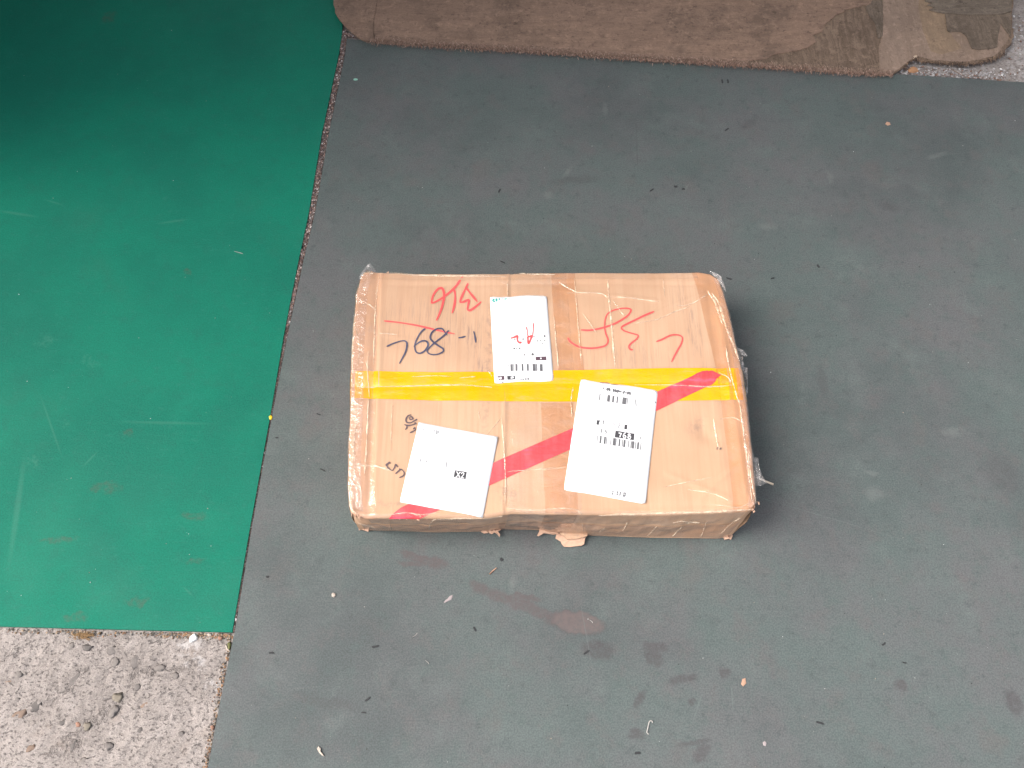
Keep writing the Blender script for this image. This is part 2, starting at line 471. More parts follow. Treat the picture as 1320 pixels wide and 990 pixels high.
# aggregate stones that the worn surface lays bare
for i, (px, py, a, b, ang, m) in enumerate([
        (95, 874, 8, 6, -20, 'stone_grey'), (46, 911, 5, 6.5, 30, 'stone_dark'), (24, 921, 8, 4, -25, 'stone_brown'), (112, 834.5, 5, 3, 0, 'stone_dark'), (144, 838, 6, 4, 20, 'stone_grey'),
        (174, 851, 4.5, 6, 0, 'stone_grey'), (151, 899, 5, 5, 0, 'stone_tan'), (190, 908, 6, 5, 0, 'stone_brown'), (189.5, 925.5, 4.5, 4, 0, 'stone_dark'), (180, 941, 3.5, 3, 0, 'stone_dark'),
        (176, 886, 3.5, 4, 0, 'stone_grey'), (183, 953, 3, 4.5, 20, 'stone_dark'), (146, 917, 4, 6, 40, 'stone_mid'), (140, 962, 4.5, 3.5, 0, 'stone_grey'), (107, 982, 4.5, 4, 0, 'stone_mid'),
        (100, 934, 3, 2.5, 0, 'stone_red'), (111, 936, 4.5, 4, 0, 'stone_tan'), (94, 962, 2.5, 7, 5, 'stone_dark'), (205, 861, 5, 4, 0, 'stone_mid'), (23, 870, 4, 3.5, 0, 'stone_mid'),
        (12, 879, 3.5, 2.5, 0, 'stone_brown'), (20, 902, 4.5, 3, -20, 'stone_mid'), (39, 965, 4.5, 3, -35, 'stone_brown'), (91, 833, 3, 4, 0, 'stone_mid'), (148, 853, 4, 5, 0, 'stone_mid'),
        (225, 870, 4, 3, 0, 'stone_mid'), (233, 947, 3.5, 3, 0, 'stone_grey'), (200, 959, 3, 2.5, 0, 'stone_dark'), (82, 866, 4, 2.5, 0, 'stone_mid'), (81, 931, 4, 2.5, -30, 'stone_dark')]):
    x, y = G(px, py, -0.005); s = 0.00112
    V, F = pebble_mesh(a * s * 1.1, b * s * 1.1, 0.0009, 100 + i, 0.42)
    ca, sa = math.cos(-math.radians(ang)), math.sin(-math.radians(ang))
    V = [(x + vx * ca - vy * sa, y + vx * sa + vy * ca, -0.0064 + vz) for vx, vy, vz in V]
    child('stone', V, F, M[m], concrete)

GREEN_EDGE = [(441, 42), (437, 69), (415, 172), (398, 275), (385, 335), (366, 431), (349, 532), (321.6, 684), (299.5, 815)]
GREY_EDGE = [(447, 50), (445, 69), (424, 172), (406, 275), (391.5, 335), (371, 431), (351.5, 532), (324, 684), (302.5, 815), (299, 831), (283.5, 906), (268, 990), (243, 1130)]
green_poly = [G(*p) for p in GREEN_EDGE] + [G(-60, 806), G(-420, 795), G(-420, -130), G(452, -130)]
grey_poly = [G(*p) for p in GREY_EDGE] + [G(1750, 1130), G(1750, 132), G(1320, 106), G(1180, 97), G(960, 84), G(700, 66)]
green_mat = slab('rubber_mat', green_poly, -0.0050, 0.0, M['green'], bevel=0.0006)
V0 = np.array([v.co for v in green_mat.data.vertices]) - np.array(GREEN_O)
green_mat.data.vertices.foreach_set('co', V0.ravel()); green_mat.location = GREEN_O
tag(green_mat, 'bright emerald green rubber mat on the left, ending above bare concrete', 'mat')
grey_mat = slab('rubber_mat', grey_poly, -0.0048, 0.0, M['grey'], bevel=0.0006)
tag(grey_mat, 'large scuffed dark grey-green rubber mat under the taped cardboard box', 'mat')

# unseen block added beside the green mat, left of the frame, to shade that end
WX, WY = G(-420, 270)
wm = plain('shade_blocker', (0.16, 0.15, 0.14, 1), 0.9, 0.2)
unseen_shade_wall = slab('unseen_shade_wall', [(WX - 1.6, WY), (WX, WY), (WX, WY + 1.9), (WX - 1.6, WY + 1.9)], -0.0049, 2.6, wm, bevel=0.01)
tag(unseen_shade_wall, kind='structure')
# unseen slab added overhead to put the far end of the mats in soft shade
unseen_shade_roof = slab('unseen_shade_roof', [(-2.6, 1.05), (3.2, 1.05), (3.2, 4.2), (-2.6, 4.2)], 1.75, 1.85, wm, bevel=0.01)
tag(unseen_shade_roof, kind='structure')

# ------------------------------------------------------------------ the cardboard box
BH = 0.095
RND = 0.0045
def W(pts, z): return np.array([G(px, py, z) for px, py in pts])
front_t = poly_interp(W([(451, 658), (456, 664), (470, 667), (560, 667.5), (622, 667.5), (645, 664), (660, 661.5), (750, 663), (860, 663), (942, 660), (966, 658), (974, 652)], BH))
back_t = poly_interp(W([(465, 356), (471, 350), (485, 350), (500, 351), (650, 352), (800, 351), (900, 349), (916, 351), (928, 359)], BH))
left_t = poly_interp(W([(451, 658), (448, 620), (449, 570), (451.5, 510), (452, 470), (455, 420), (459, 380), (465, 356)], BH))
right_t = poly_interp(W([(974, 652), (975, 635), (970, 580), (963, 520), (958, 480), (949, 442), (940, 400), (934, 376), (928, 359)], BH))
front_b = poly_interp(W([(463, 683), (500, 684), (560, 686), (625, 685), (650, 682), (695, 683), (735, 690), (760, 690), (840, 693), (925, 694), (941, 692)], 0.0015))
bl, br_ = np.array(left_t(1.0)), np.array(right_t(1.0))
left_b = poly_interp([front_b(0.0), np.array(left_t(0.5)) + (0.006, 0), bl + (0.006, -0.006)])
right_b = poly_interp([front_b(1.0), np.array(right_t(0.5)) + (-0.02, 0), br_ + (-0.008, -0.006)])
back_b = poly_interp([bl + (0.006, -0.006), br_ + (-0.008, -0.006)])
C00, C10, C01, C11 = left_t(0.0), right_t(0.0), left_t(1.0), right_t(1.0)

def coons(u, v):
    u = np.asarray(u, float); v = np.asarray(v, float)
    U, Vv = u[..., None], v[..., None]
    return ((1 - Vv) * front_t(u) + Vv * back_t(u) + (1 - U) * left_t(v) + U * right_t(v)
            - ((1 - U) * (1 - Vv) * C00 + U * (1 - Vv) * C10 + (1 - U) * Vv * C01 + U * Vv * C11))

def to_px(x, y, z):
    d = np.array([x, y, z - CAM_H])
    # inverse rotation about x by the tilt
    cx, cy, cz = d[0], CT * d[1] + ST * d[2], -ST * d[1] + CT * d[2]
    return np.array([660 + F_PX * cx / -cz, 495 - F_PX * cy / -cz])

def uv(px, py):
    """box-top coordinates of a photo point"""
    tgt = np.array(G(px, py, BH))
    p = np.array([(px - 455) / 505.0, (662 - py) / 311.0])
    for _ in range(8):
        c = np.clip(p, 0.0, 1.0)
        f = coons(c[0], c[1]) - tgt
        e = 0.01
        s0 = e if c[0] < 0.5 else -e; s1 = e if c[1] < 0.5 else -e
        J = np.stack([(coons(c[0] + s0, c[1]) - coons(c[0], c[1])) / s0, (coons(c[0], c[1] + s1) - coons(c[0], c[1])) / s1], -1)
        p = c - np.linalg.solve(J, f)
    return np.clip(p, 0, 1)

nz1, nz2, nz3 = smooth_noise(0.30, 21), smooth_noise(0.10, 22), smooth_noise(0.05, 23)
SEAM = [(452, 499), (560, 500), (640, 499), (720, 496), (860, 494), (962, 497)]
seam_x = [G(px, py, BH)[0] for px, py in SEAM]
seam_y = [G(px, py, BH)[1] for px, py in SEAM]
def ridge(x, y, p, q, amp, sig):
    a, b = np.array(G(*p, BH)), np.array(G(*q, BH))
    d = b - a; L = np.linalg.norm(d); d = d / L
    s = (x - a[0]) * d[0] + (y - a[1]) * d[1]
    n = -(x - a[0]) * d[1] + (y - a[1]) * d[0]
    w = np.clip(np.minimum(s, L - s) / 0.012 + 0.5, 0, 1)
    return amp * np.exp(-(n / sig) ** 2) * w
def gauss(x, y, p, amp, sx, sy):
    a = G(*p, BH)
    return amp * np.exp(-((x - a[0]) / sx) ** 2 - ((y - a[1]) / sy) ** 2)

def top_z(x, y, u, v):
    z = BH + 0.0012 * nz1(x, y) + 0.0006 * nz2(x, y) + 0.00022 * nz3(x, y)
    z = z + 0.003 * np.sin(np.pi * np.clip(u, 0, 1)) * np.sin(np.pi * np.clip(v, 0, 1))
    sy = np.interp(x, seam_x, seam_y)
    z = z - 0.0007 * np.exp(-((y - sy) / 0.0035) ** 2)
    z = z + ridge(x, y, (655, 352), (648, 664), 0.0009, 0.0030)
    z = z - ridge(x, y, (659, 352), (652, 664), 0.0007, 0.0035)
    z = z + ridge(x, y, (492, 352), (482, 664), 0.0011, 0.0035)
    z = z - ridge(x, y, (487, 352), (476, 664), 0.0016, 0.0050)
    z = z - ridge(x, y, (913, 372), (948, 655), 0.0010, 0.0060)
    z = z + ridge(x, y, (930, 420), (962, 640), 0.0012, 0.0040)
    z = z + ridge(x, y, (500, 363), (910, 362), 0.0007, 0.0035)
    z = z - ridge(x, y, (500, 368), (905, 367), 0.0006, 0.0030)
    z = z - ridge(x, y, (700, 657), (960, 650), 0.0008, 0.0040)
    z = z - gauss(x, y, (912, 563), 0.0028, 0.014, 0.010) - gauss(x, y, (905, 548), 0.0015, 0.006, 0.012)
    z = z - gauss(x, y, (465, 655), 0.004, 0.016, 0.014) - gauss(x, y, (925, 372), 0.003, 0.018, 0.03)
    z = z + ridge(x, y, (860, 610), (945, 645), 0.0009, 0.0040) + ridge(x, y, (905, 640), (960, 590), 0.0007, 0.0030)
    z = z + ridge(x, y, (720, 375), (850, 388), 0.0007, 0.0030) + ridge(x, y, (820, 412), (915, 375), 0.0006, 0.0030)
    z = z + ridge(x, y, (490, 430), (560, 445), 0.0005, 0.0030)
    d = np.minimum(np.minimum(np.clip(u, 0, 1), 1 - np.clip(u, 0, 1)) * 0.53, np.minimum(np.clip(v, 0, 1), 1 - np.clip(v, 0, 1)) * 0.365)
    q = np.clip((RND - d) / RND, 0, 1)
    return z - RND * (1 - np.sqrt(np.clip(1 - q * q, 0, 1)))

wr1, wr2, wr3 = smooth_noise(0.09, 31), smooth_noise(0.03, 32), smooth_noise(0.012, 33)
EDGE_T = {'f': front_t, 'b': back_t, 'l': left_t, 'r': right_t}
EDGE_B = {'f': front_b, 'b': back_b, 'l': left_b, 'r': right_b}
OUTN = {'f': np.array([0, -1.0]), 'b': np.array([0, 1.0]), 'l': np.array([-1.0, 0]), 'r': np.array([1.0, 0])}

def surf(u, v):
    """unwrapped box skin: 0..1 is the top, beyond it the surface folds down the sides"""
    u = np.asarray(u, float); v = np.asarray(v, float)
    u, v = np.broadcast_arrays(u, v)
    uc, vc = np.clip(u, 0, 1), np.clip(v, 0, 1)
    xy = coons(uc, vc)
    z = top_z(xy[..., 0], xy[..., 1], uc, vc)
    P = np.concatenate([xy, z[..., None]], -1)
    du, dv = np.abs(u - uc) * 0.53, np.abs(v - vc) * 0.365
    for key, mask, s, dist in (('f', v < 0, uc, dv), ('b', v > 1, uc, dv), ('l', (u < 0) & (v >= 0) & (v <= 1), vc, du), ('r', (u > 1) & (v >= 0) & (v <= 1), vc, du)):
        if not mask.any(): continue
        t = np.clip(dist / (BH - RND), 0, 1)
        B = EDGE_B[key](s)
        side = np.concatenate([xy + (B - xy) * t[..., None], (z + (0.0015 - z) * t)[..., None]], -1)
        env = np.sin(np.pi * t) ** 0.7
        sw = s * (0.53 if key in 'fb' else 0.365) + {'f': 0, 'b': 3, 'l': 7, 'r': 11}[key]
        off = env * (0.0011 * wr1(sw, t * 0.09) + 0.0006 * wr2(sw, t * 0.09) + (0.004 if key == 'r' else 0.0008) * np.sin(np.pi * t))
        side[..., :2] += off[..., None] * OUTN[key]
        P = np.where(mask[..., None], side, P)
    return P

def skin(u, v, off):
    e = 0.002
    P = surf(u, v)
    a = surf(np.asarray(u) + e, v) - surf(np.asarray(u) - e, v)
    b = surf(u, np.asarray(v) + e) - surf(u, np.asarray(v) - e)
    N = np.cross(a, b)
    N = N / np.maximum(np.linalg.norm(N, axis=-1, keepdims=True), 1e-12)
    return P + N * np.asarray(off)[..., None] if np.ndim(off) else P + N * off

BOX_O = tuple(np.r_[coons(0.5, 0.5), 0.0])
ZT = BH
def mat_card():
    t = NT('brown_corrugated_card')
    a = (0.485, 0.308, 0.200, 1); b = (0.45, 0.277, 0.174, 1); p = (0.525, 0.345, 0.230, 1)
    c = t.mix(t.ramp(t.noise(7, 5, 0.6), 0.36, 0.66), a, b)
    c = t.mix(t.ramp(t.noise(4, 4, 0.6, t.scaled((1, 1, 1), 0, (5, 5, 0))), 0.46, 0.7, 0, 0.8), c, p)
    flute = t.noise(1.0, 3, 0.6, t.scaled((190, 5, 5)))
    c = t.mix(t.ramp(flute, 0.42, 0.68, 0, 0.52), c, (0.44, 0.255, 0.158, 1))
    fl2 = t.noise(1.0, 4, 0.65, t.scaled((420, 9, 9), 0, (3, 0, 0)))
    c = t.mix(t.ramp(fl2, 0.56, 0.75, 0, 0.30), c, (0.60, 0.40, 0.275, 1))
    wave = t.n.new('ShaderNodeTexWave'); wave.wave_type = 'BANDS'; wave.bands_direction = 'X'
    t.put(wave.inputs[0], t.P); wave.inputs['Scale'].default_value = 46.0; wave.inputs['Distortion'].default_value = 0.4
    fib = t.noise(600, 3, 0.7)
    c = t.mix(t.ramp(fib, 0.3, 0.75, 0, 0.20), c, (0.45, 0.26, 0.155, 1))
    # ink and dirt rubbed along the flutes
    rub = t.noise(1.0, 5, 0.75, t.scaled((500, 22, 22), 0, (7, 0, 0)))
    warp = t.vmath('ADD', t.P, t.vmath('MULTIPLY', t.vmath('SUBTRACT', t.noise(60, 3, 0.6, color=True), (0.5, 0.5, 0.5)), (0.012, 0.02, 0)))
    f = None
    for sp in [(604, 432, 6, 26, 2), (617, 440, 5, 42, 3), (598, 420, 3, 10, 0), (892, 420, 7, 55, -7), (800, 462, 75, 16, 0), (875, 385, 14, 16, 0), (620, 480, 8, 20, 0), (555, 420, 80, 40, 0)]:
        e = t.px_ellipse(warp, *sp, z=ZT, org=BOX_O, soft=0.6)
        s = 0.7 if sp[2] < 9 else 0.32
        e = t.math('MULTIPLY', e, s)
        f = e if f is None else t.math('MAXIMUM', f, e)
    c = t.mix(t.math('MULTIPLY', f, t.ramp(rub, 0.49, 0.63)), c, (0.21, 0.14, 0.125, 1))
    f = None
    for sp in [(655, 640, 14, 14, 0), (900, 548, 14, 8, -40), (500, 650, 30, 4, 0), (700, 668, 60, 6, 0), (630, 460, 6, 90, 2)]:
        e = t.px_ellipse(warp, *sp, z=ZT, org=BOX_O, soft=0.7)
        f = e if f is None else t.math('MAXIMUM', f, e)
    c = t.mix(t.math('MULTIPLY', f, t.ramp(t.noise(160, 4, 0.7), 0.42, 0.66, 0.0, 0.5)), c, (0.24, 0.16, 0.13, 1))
    h = t.math('ADD', t.math('MULTIPLY', wave.outputs['Fac'], 0.5), t.math('MULTIPLY', fib, 0.35))
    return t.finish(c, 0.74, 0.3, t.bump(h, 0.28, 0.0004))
M['card'] = mat_card()
M['card_raw'] = plain('torn_card_fibre', (0.52, 0.335, 0.240, 1), 0.9, 0.15, 0.2, 220, 0.5)
M['card_dark'] = plain('card_inner_fibre', (0.26, 0.155, 0.11, 1), 0.95, 0.1, 0.3, 260, 0.5)
M['paper'] = plain('label_paper', (0.76, 0.76, 0.77, 1), 0.5, 0.4, 0.012, 120)
M['ink_black'] = plain('black_print', (0.055, 0.052, 0.058, 1), 0.6, 0.3, 0.25, 900)
M['ink_grey'] = plain('worn_print', (0.12, 0.118, 0.125, 1), 0.6, 0.3, 0.3, 900)
M['ink_faint'] = plain('faded_print', (0.20, 0.20, 0.21, 1), 0.6, 0.3, 0.12, 900)
M['ink_plum'] = plain('plum_print', (0.09, 0.052, 0.068, 1), 0.6, 0.3, 0.15, 600)
M['ink_teal'] = plain('teal_print', (0.03, 0.36, 0.30, 1), 0.6, 0.3, 0.1, 600)
M['ink_white'] = plain('blank_print', (0.76, 0.76, 0.77, 1), 0.6, 0.3, 0.02, 600)
M['pen_red'] = plain('red_crayon', (0.72, 0.085, 0.085, 1), 0.5, 0.4, 0.2, 500)
M['pen_blue'] = plain('blue_black_pen', (0.062, 0.062, 0.105, 1), 0.45, 0.5, 0.3, 400)
M['pen_grey'] = plain('worn_marker', (0.105, 0.07, 0.075, 1), 0.5, 0.4, 0.3, 400)

def mat_tape(name, col, rough=0.22, wr=0.35, mottle=None):
    t = NT(name)
    n1 = t.noise(26, 4, 0.6, t.scaled((1, 2.2, 1), 0.4)); n2 = t.noise(140, 3, 0.6)
    c = col
    if mottle:
        c = t.mix(t.ramp(t.noise(20, 5, 0.65, t.scaled((2.5, 1, 1))), 0.42, 0.66, 0, 0.75), col, mottle)
        c = t.mix(t.ramp(t.noise(34, 5, 0.7, t.scaled((0.6, 3.5, 1), 0.03, (4, 9, 0))), 0.54, 0.68, 0, 0.6), c, tuple(x * f for x, f in zip(mottle[:3], (1.06, 1.12, 1.0))) [:2] + (mottle[2] + 0.09, 1))
        c = t.mix(t.ramp(t.noise(1.0, 3, 0.6, t.scaled((170, 5, 5))), 0.45, 0.7, 0, 0.3), c, mottle)
    return t.finish(c, rough, 0.5, t.bump(t.math('ADD', n1, t.math('MULTIPLY', n2, 0.22)), wr, 0.002))
M['tape_yellow'] = mat_tape('yellow_tape', (0.74, 0.352, 0.003, 1), 0.22, 0.45, (0.72, 0.325, 0.022, 1))
M['tape_red'] = mat_tape('red_tape', (0.66, 0.058, 0.066, 1), 0.22, 0.5, (0.70, 0.10, 0.11, 1))

def mat_clear(name, tint=(1, 0.95, 0.88, 1), haze=0.05, gloss=1.0, rough=0.16, wr=0.6, scale=30, dist=0.003, hazecol=(0.9, 0.84, 0.78, 1)):
    t = NT(name)
    n1 = t.noise(scale, 4, 0.62, t.scaled((1, 1.6, 1), 0.3), 0.6); n2 = t.noise(scale * 5, 3, 0.6)
    bmp = t.bump(t.math('ADD', n1, t.math('MULTIPLY', n2, 0.18)), wr, dist)
    tr = t.n.new('ShaderNodeBsdfTransparent'); tr.inputs[0].default_value = tint
    gl = t.n.new('ShaderNodeBsdfGlossy'); gl.inputs['Roughness'].default_value = rough
    t.t.links.new(bmp, gl.inputs['Normal'])
    df = t.n.new('ShaderNodeBsdfDiffuse'); df.inputs[0].default_value = hazecol
    m0 = t.n.new('ShaderNodeMixShader'); t.put(m0.inputs[0], t.ramp(n1, 0.35, 0.75, haze * 0.4, haze * 1.7))
    t.t.links.new(tr.outputs[0], m0.inputs[1]); t.t.links.new(df.outputs[0], m0.inputs[2])
    fr = t.n.new('ShaderNodeLayerWeight'); fr.inputs[0].default_value = 0.5
    t.t.links.new(bmp, fr.inputs['Normal'])
    sch = t.math('ADD', t.math('MULTIPLY', t.math('POWER', fr.outputs['Facing'], 5.0), 0.9), 0.045)   # the same seen from either side of the film
    m1 = t.n.new('ShaderNodeMixShader'); t.put(m1.inputs[0], t.math('MULTIPLY', sch, gloss, clamp=True))
    t.t.links.new(m0.outputs[0], m1.inputs[1]); t.t.links.new(gl.outputs[0], m1.inputs[2])
    t.t.links.new(m1.outputs[0], t.out.inputs['Surface'])
    return t.m
M['clear'] = mat_clear('clear_packing_tape', (1, 0.988, 0.968, 1), 0.05)
M['amber'] = mat_clear('amber_packing_tape', (0.975, 0.875, 0.785, 1), 0.04)
M['end_clear'] = mat_clear('pinkish_packing_tape', (0.995, 0.945, 0.91, 1), 0.06)
M['wrap'] = mat_clear('crinkled_clear_plastic', (1.0, 0.975, 0.955, 1), 0.07, 2.4, 0.07, 0.9, 40, 0.004, (0.92, 0.80, 0.72, 1))
M['film'] = mat_clear('loose_plastic_film', (0.95, 0.93, 0.91, 1), 0.26, 1.6, 0.14, 0.9, 80, 0.004, (0.72, 0.68, 0.67, 1))
M['crease'] = mat_clear('pale_crease_glint', (1.0, 0.985, 0.96, 1), 0.38, 1.5, 0.15, 0.5, 60, 0.003, (0.95, 0.78, 0.58, 1))  # milky pale colour stands in for the highlights along folded wrinkles

box = empty('cardboard_box', BOX_O)
ORIG[box.name] = BOX_O
tag(box, 'battered brown cardboard box with yellow and red tape and three white labels', 'cardboard box')

# -- top flaps, split at the seam under the yellow tape
NU, NV = 221, 92
us = np.linspace(0, 1, NU)
vs_seam = np.array([uv(*p)[1] for p in SEAM]); us_seam = np.array([uv(*p)[0] for p in SEAM])
sv = np.interp(us, us_seam, vs_seam)
for lo in (True, False):
    k = np.linspace(0, 1, NV)[:, None]
    g = 0.0007
    Vg = k * (sv[None] - g) if lo else (sv[None] + g) + k * (1 - sv[None] - g)
    Ug = np.broadcast_to(us[None], Vg.shape)
    P = surf(Ug, Vg)
    row = P[-1] if lo else P[0]
    lip = row.copy(); lip[:, 2] -= 0.004
    back = lip.copy(); back[:, 1] += (-0.012 if lo else 0.012)
    rows = np.concatenate([P, lip[None], back[None]]) if lo else np.concatenate([back[None], lip[None], P])
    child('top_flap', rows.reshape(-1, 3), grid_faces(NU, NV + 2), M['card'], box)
# -- the four sides and the bottom
per = []
S_ = {'f': 200, 'r': 140, 'b': 200, 'l': 140}
NT_ = 26
for key in 'frbl':
    s = np.linspace(0, 1, S_[key])
    if key in 'bl': s = s[::-1]
    t = np.linspace(0, 1, NT_)
    T, SS = np.meshgrid(t, s, indexing='ij')
    d = T * (BH - RND)
    if key == 'f': P = surf(SS, -d / 0.365)
    if key == 'b': P = surf(SS, 1 + d / 0.365)
    if key == 'l': P = surf(-d / 0.53, SS)
    if key == 'r': P = surf(1 + d / 0.53, SS)
    per.append(P)
for key, P in zip('frbl', per):
    P = P.copy()
    # frayed lower hem
    n = P.shape[1]
    P[-1, :, 2] += np.abs(rng.normal(0, 0.0006, n))
    o = child('side_panel', P.reshape(-1, 3), [f[::-1] for f in grid_faces(n, NT_)], M['card'], box)
ring = np.concatenate([P[-1][:-1] for P in per]); ring[:, 2] = 0.0008
child('bottom_panel', np.r_[ring, [[*ring.mean(0)]]], [(i, (i + 1) % len(ring), len(ring)) for i in range(len(ring))], M['card'], box)

# -- drawing on the box: everything follows the uneven skin
def uvs(pts): return np.array([uv(*p) for p in pts])
def quad_patch(name, q, off, m, nx=14, ny=14, parent=None, rnd=0.0, wavy=0.0, lift=()):
    """q: photo points top-left, top-right, bottom-right, bottom-left of a flat piece stuck on the top"""
    q = [np.array(p, float) for p in q]
    A = np.linspace(0, 1, nx); B = np.linspace(0, 1, ny)
    pts = []
    for b in B:
        for a in A:
            p = (1 - b) * ((1 - a) * q[0] + a * q[1]) + b * ((1 - a) * q[3] + a * q[2])
            if rnd and a in (0, 1) and b in (0, 1):
                c = sum(q) / 4; p = p + (c - p) / np.linalg.norm(c - p) * rnd
            if wavy and b in (0, 1): p = p + np.array([0, wavy * math.sin(a * 7 + b * 2)])
            pts.append(p)
    U = uvs(pts)
    o = np.full(len(U), off)
    ga, gb = np.meshgrid(A, B); ga, gb = ga.ravel(), gb.ravel()
    for ca, cb, h in lift:
        o = o + h * np.exp(-((ga - ca) ** 2 + (gb - cb) ** 2) / 0.006)
    V = skin(U[:, 0], U[:, 1], o)
    rim = list(range(nx)) + [j * nx + nx - 1 for j in range(1, ny)] + [(ny - 1) * nx + i for i in range(nx - 2, -1, -1)] + [j * nx for j in range(ny - 2, 0, -1)]
    under = skin(U[rim, 0], U[rim, 1], o[rim] - 0.0007)
    F = [f[::-1] for f in grid_faces(nx, ny)]
    k = len(V)
    F += [(rim[i], rim[(i + 1) % len(rim)], k + (i + 1) % len(rim), k + i) for i in range(len(rim))]
    return child(name, np.r_[V, under], F, m, parent or box)

def ribbon_geo(pts, w, off, per=7, taper=True, straight=False, base=0):
    if straight:
        C = []
        for a, b in zip(pts[:-1], pts[1:]):
            for t in np.linspace(0, 1, 3, endpoint=False): C.append(np.array(a, float) + (np.array(b, float) - np.array(a, float)) * t)
        C.append(np.array(pts[-1], float))
    else:
        C = catmull(pts, per)
    C = np.array(C); n = len(C)
    T = np.gradient(C, axis=0); T /= np.maximum(np.linalg.norm(T, axis=1, keepdims=True), 1e-9)
    Nn = np.stack([-T[:, 1], T[:, 0]], -1)
    k = np.linspace(0, 1, n)
    ww = np.full(n, w / 2.0)
    if taper:
        ww *= np.clip(np.minimum(k, 1 - k) * n * 0.35 + 0.45, 0, 1) * (1 + 0.18 * np.sin(k * 9 + w * 20))
    L, R = C + Nn * ww[:, None], C - Nn * ww[:, None]
    U = uvs(np.concatenate([L, R]))
    V = skin(U[:, 0], U[:, 1], off)
    F = [(base + i, base + n + i, base + n + i + 1, base + i + 1) for i in range(n - 1)]
    return V, F

def strokes(name, lines, off, m, parent=None, straight=False, taper=True, per=7):
    VV, FF, b = [], [], 0
    for w, pts in lines:
        V, F = ribbon_geo(pts, w, off, per, taper, straight, b)
        VV.append(V); FF += F; b += len(V)
    o = child(name, np.concatenate(VV), FF, m, parent or box, smooth=False)
    if (parent is not None or name == 'grey_handwriting') and len(lines) > 1 and name.startswith(('printed', 'pen_mark', 'grey_hand')): o['kind'] = 'stuff'
    return o

def crop(ox, oy, s, pts): return [(ox + x / s, oy + y / s) for x, y in pts]

# yellow tape: two widths of tape side by side over the seam, running down both ends
def yellow(p_top, p_bot, name, lift):
    a0, b0 = np.array(p_top, float), np.array(p_bot, float)
    n = 90
    fa, fb = poly_interp(a0), poly_interp(b0)
    k = np.linspace(0, 1, n)
    rows = []
    for w in np.linspace(0, 1, 9):
        rows.append(uvs(fa(k) * (1 - w) + fb(k) * w))
    U = np.array(rows)
    U[:, 0, 0] = 0.0; U[:, -1, 0] = 1.0
    dn = np.linspace(0.004, 0.062, 12) / 0.53
    L = np.stack([np.stack([-dn[::-1], np.full(12, r[0, 1])], -1) for r in U])
    R = np.stack([np.stack([1 + dn, np.full(12, r[-1, 1])], -1) for r in U])
    U = np.concatenate([L, U, R], 1)
    V = skin(U[..., 0], U[..., 1], lift)
    return child(name, V.reshape(-1, 3), [f[::-1] for f in grid_faces(U.shape[1], 9)], M['tape_yellow'], box)
yellow([(453, 478), (560, 480.5), (640, 480), (720, 478), (850, 476), (957, 475)], [(452, 498.5), (560, 499), (640, 498), (720, 495.5), (860, 494.5), (961, 497)], 'yellow_tape', 0.0004)
yellow([(452, 498), (560, 498.6), (640, 497.6), (720, 495), (860, 493.8), (961, 496.5)], [(452, 513), (560, 517), (640, 518.5), (720, 518.5), (860, 517.5), (963, 516.5)], 'yellow_tape', 0.0005)

# red tape, cut to a ragged point at the right
red_top = [(517, 655), (560, 635), (640, 595.5), (740, 552), (848, 505), (890, 487), (902, 480), (912, 479)]
red_bot = [(540, 668.5), (585, 650), (636, 624), (740, 578), (848, 529), (905, 502), (917, 497), (922, 492)]
def band(name, A, B, off, m, n=60, k=7, parent=None):
    fa, fb = poly_interp(A), poly_interp(B)
    s = np.linspace(0, 1, n)
    rows = [uvs(fa(s) * (1 - w) + fb(s) * w) for w in np.linspace(0, 1, k)]
    U = np.array(rows)
    V = skin(U[..., 0], U[..., 1], off)
    return child(name, V.reshape(-1, 3), [f[::-1] for f in grid_faces(n, k)], m, parent or box)
red = band('red_tape', red_top, red_bot, 0.0008, M['tape_red'])
tipA = crop(700, 330, 4.258, [(905, 637), (925, 634), (945, 642), (975, 654)])
tipB = crop(700, 330, 4.258, [(940, 690), (950, 676), (960, 668), (975, 657)])
band('torn_tape_end', tipA, tipB, 0.0012, M['tape_red'], 12, 5)
# its other end folds over the front edge
fu = np.linspace(uv(503, 666)[0], uv(560, 666)[0], 24)
rowsU, rowsV = [], []
for w in np.linspace(0, 1, 8):
    rowsU.append(fu - 0.004 * w); rowsV.append(np.full(24, 0.030 - 0.038 * w))
U = np.array(rowsU); Vv = np.array(rowsV)
u0 = uv(517, 655); 
edge = [(517, 655), (540, 644), (585, 650), (560, 662), (545, 668), (501, 668.5)]
band('tape_fold', [(517, 655), (501, 667.5)], [(540, 668.2), (545, 668.4)], 0.0009, M['tape_red'], 10, 6)

# clear packing tape strips
def strip_uv(name, ua, ub, va, vb, nu, nv, off, m, crinkle=0.0, seed=0, slant=(0, 0), sl2=None):
    k = np.linspace(0, 1, nv)[:, None]; j = np.linspace(0, 1, nu)[None]
    Vv = va + (vb - va) * k + 0 * j
    kk = np.clip(Vv, 0, 1)
    a = ua + slant[0] * kk; b = ub + slant[1] * kk
    U = a + (b - a) * j
    o = np.full(U.shape, off)
    if crinkle:
        c1, c2, c3 = smooth_noise(0.045, seed), smooth_noise(0.016, seed + 1, 18), smooth_noise(0.008, seed + 2, 18)
        x, y = U * 0.53, Vv * 0.365
        o = o + crinkle * (np.abs(c1(x, y * 0.4)) * 0.9 + np.abs(c2(x, y * 0.5)) * 0.7 + np.abs(c3(x, y * 0.6)) * 0.12)
    V = skin(U, Vv, o)
    return child(name, V.reshape(-1, 3), [f for f in grid_faces(nu, nv)], m, box)
uc0, uc1 = uv(650, 500)[0], uv(742, 500)[0]
strip_uv('clear_tape', uc0, uc1, -0.20, 1.12, 24, 130, 0.0002, M['clear'], 0.00012, 40)
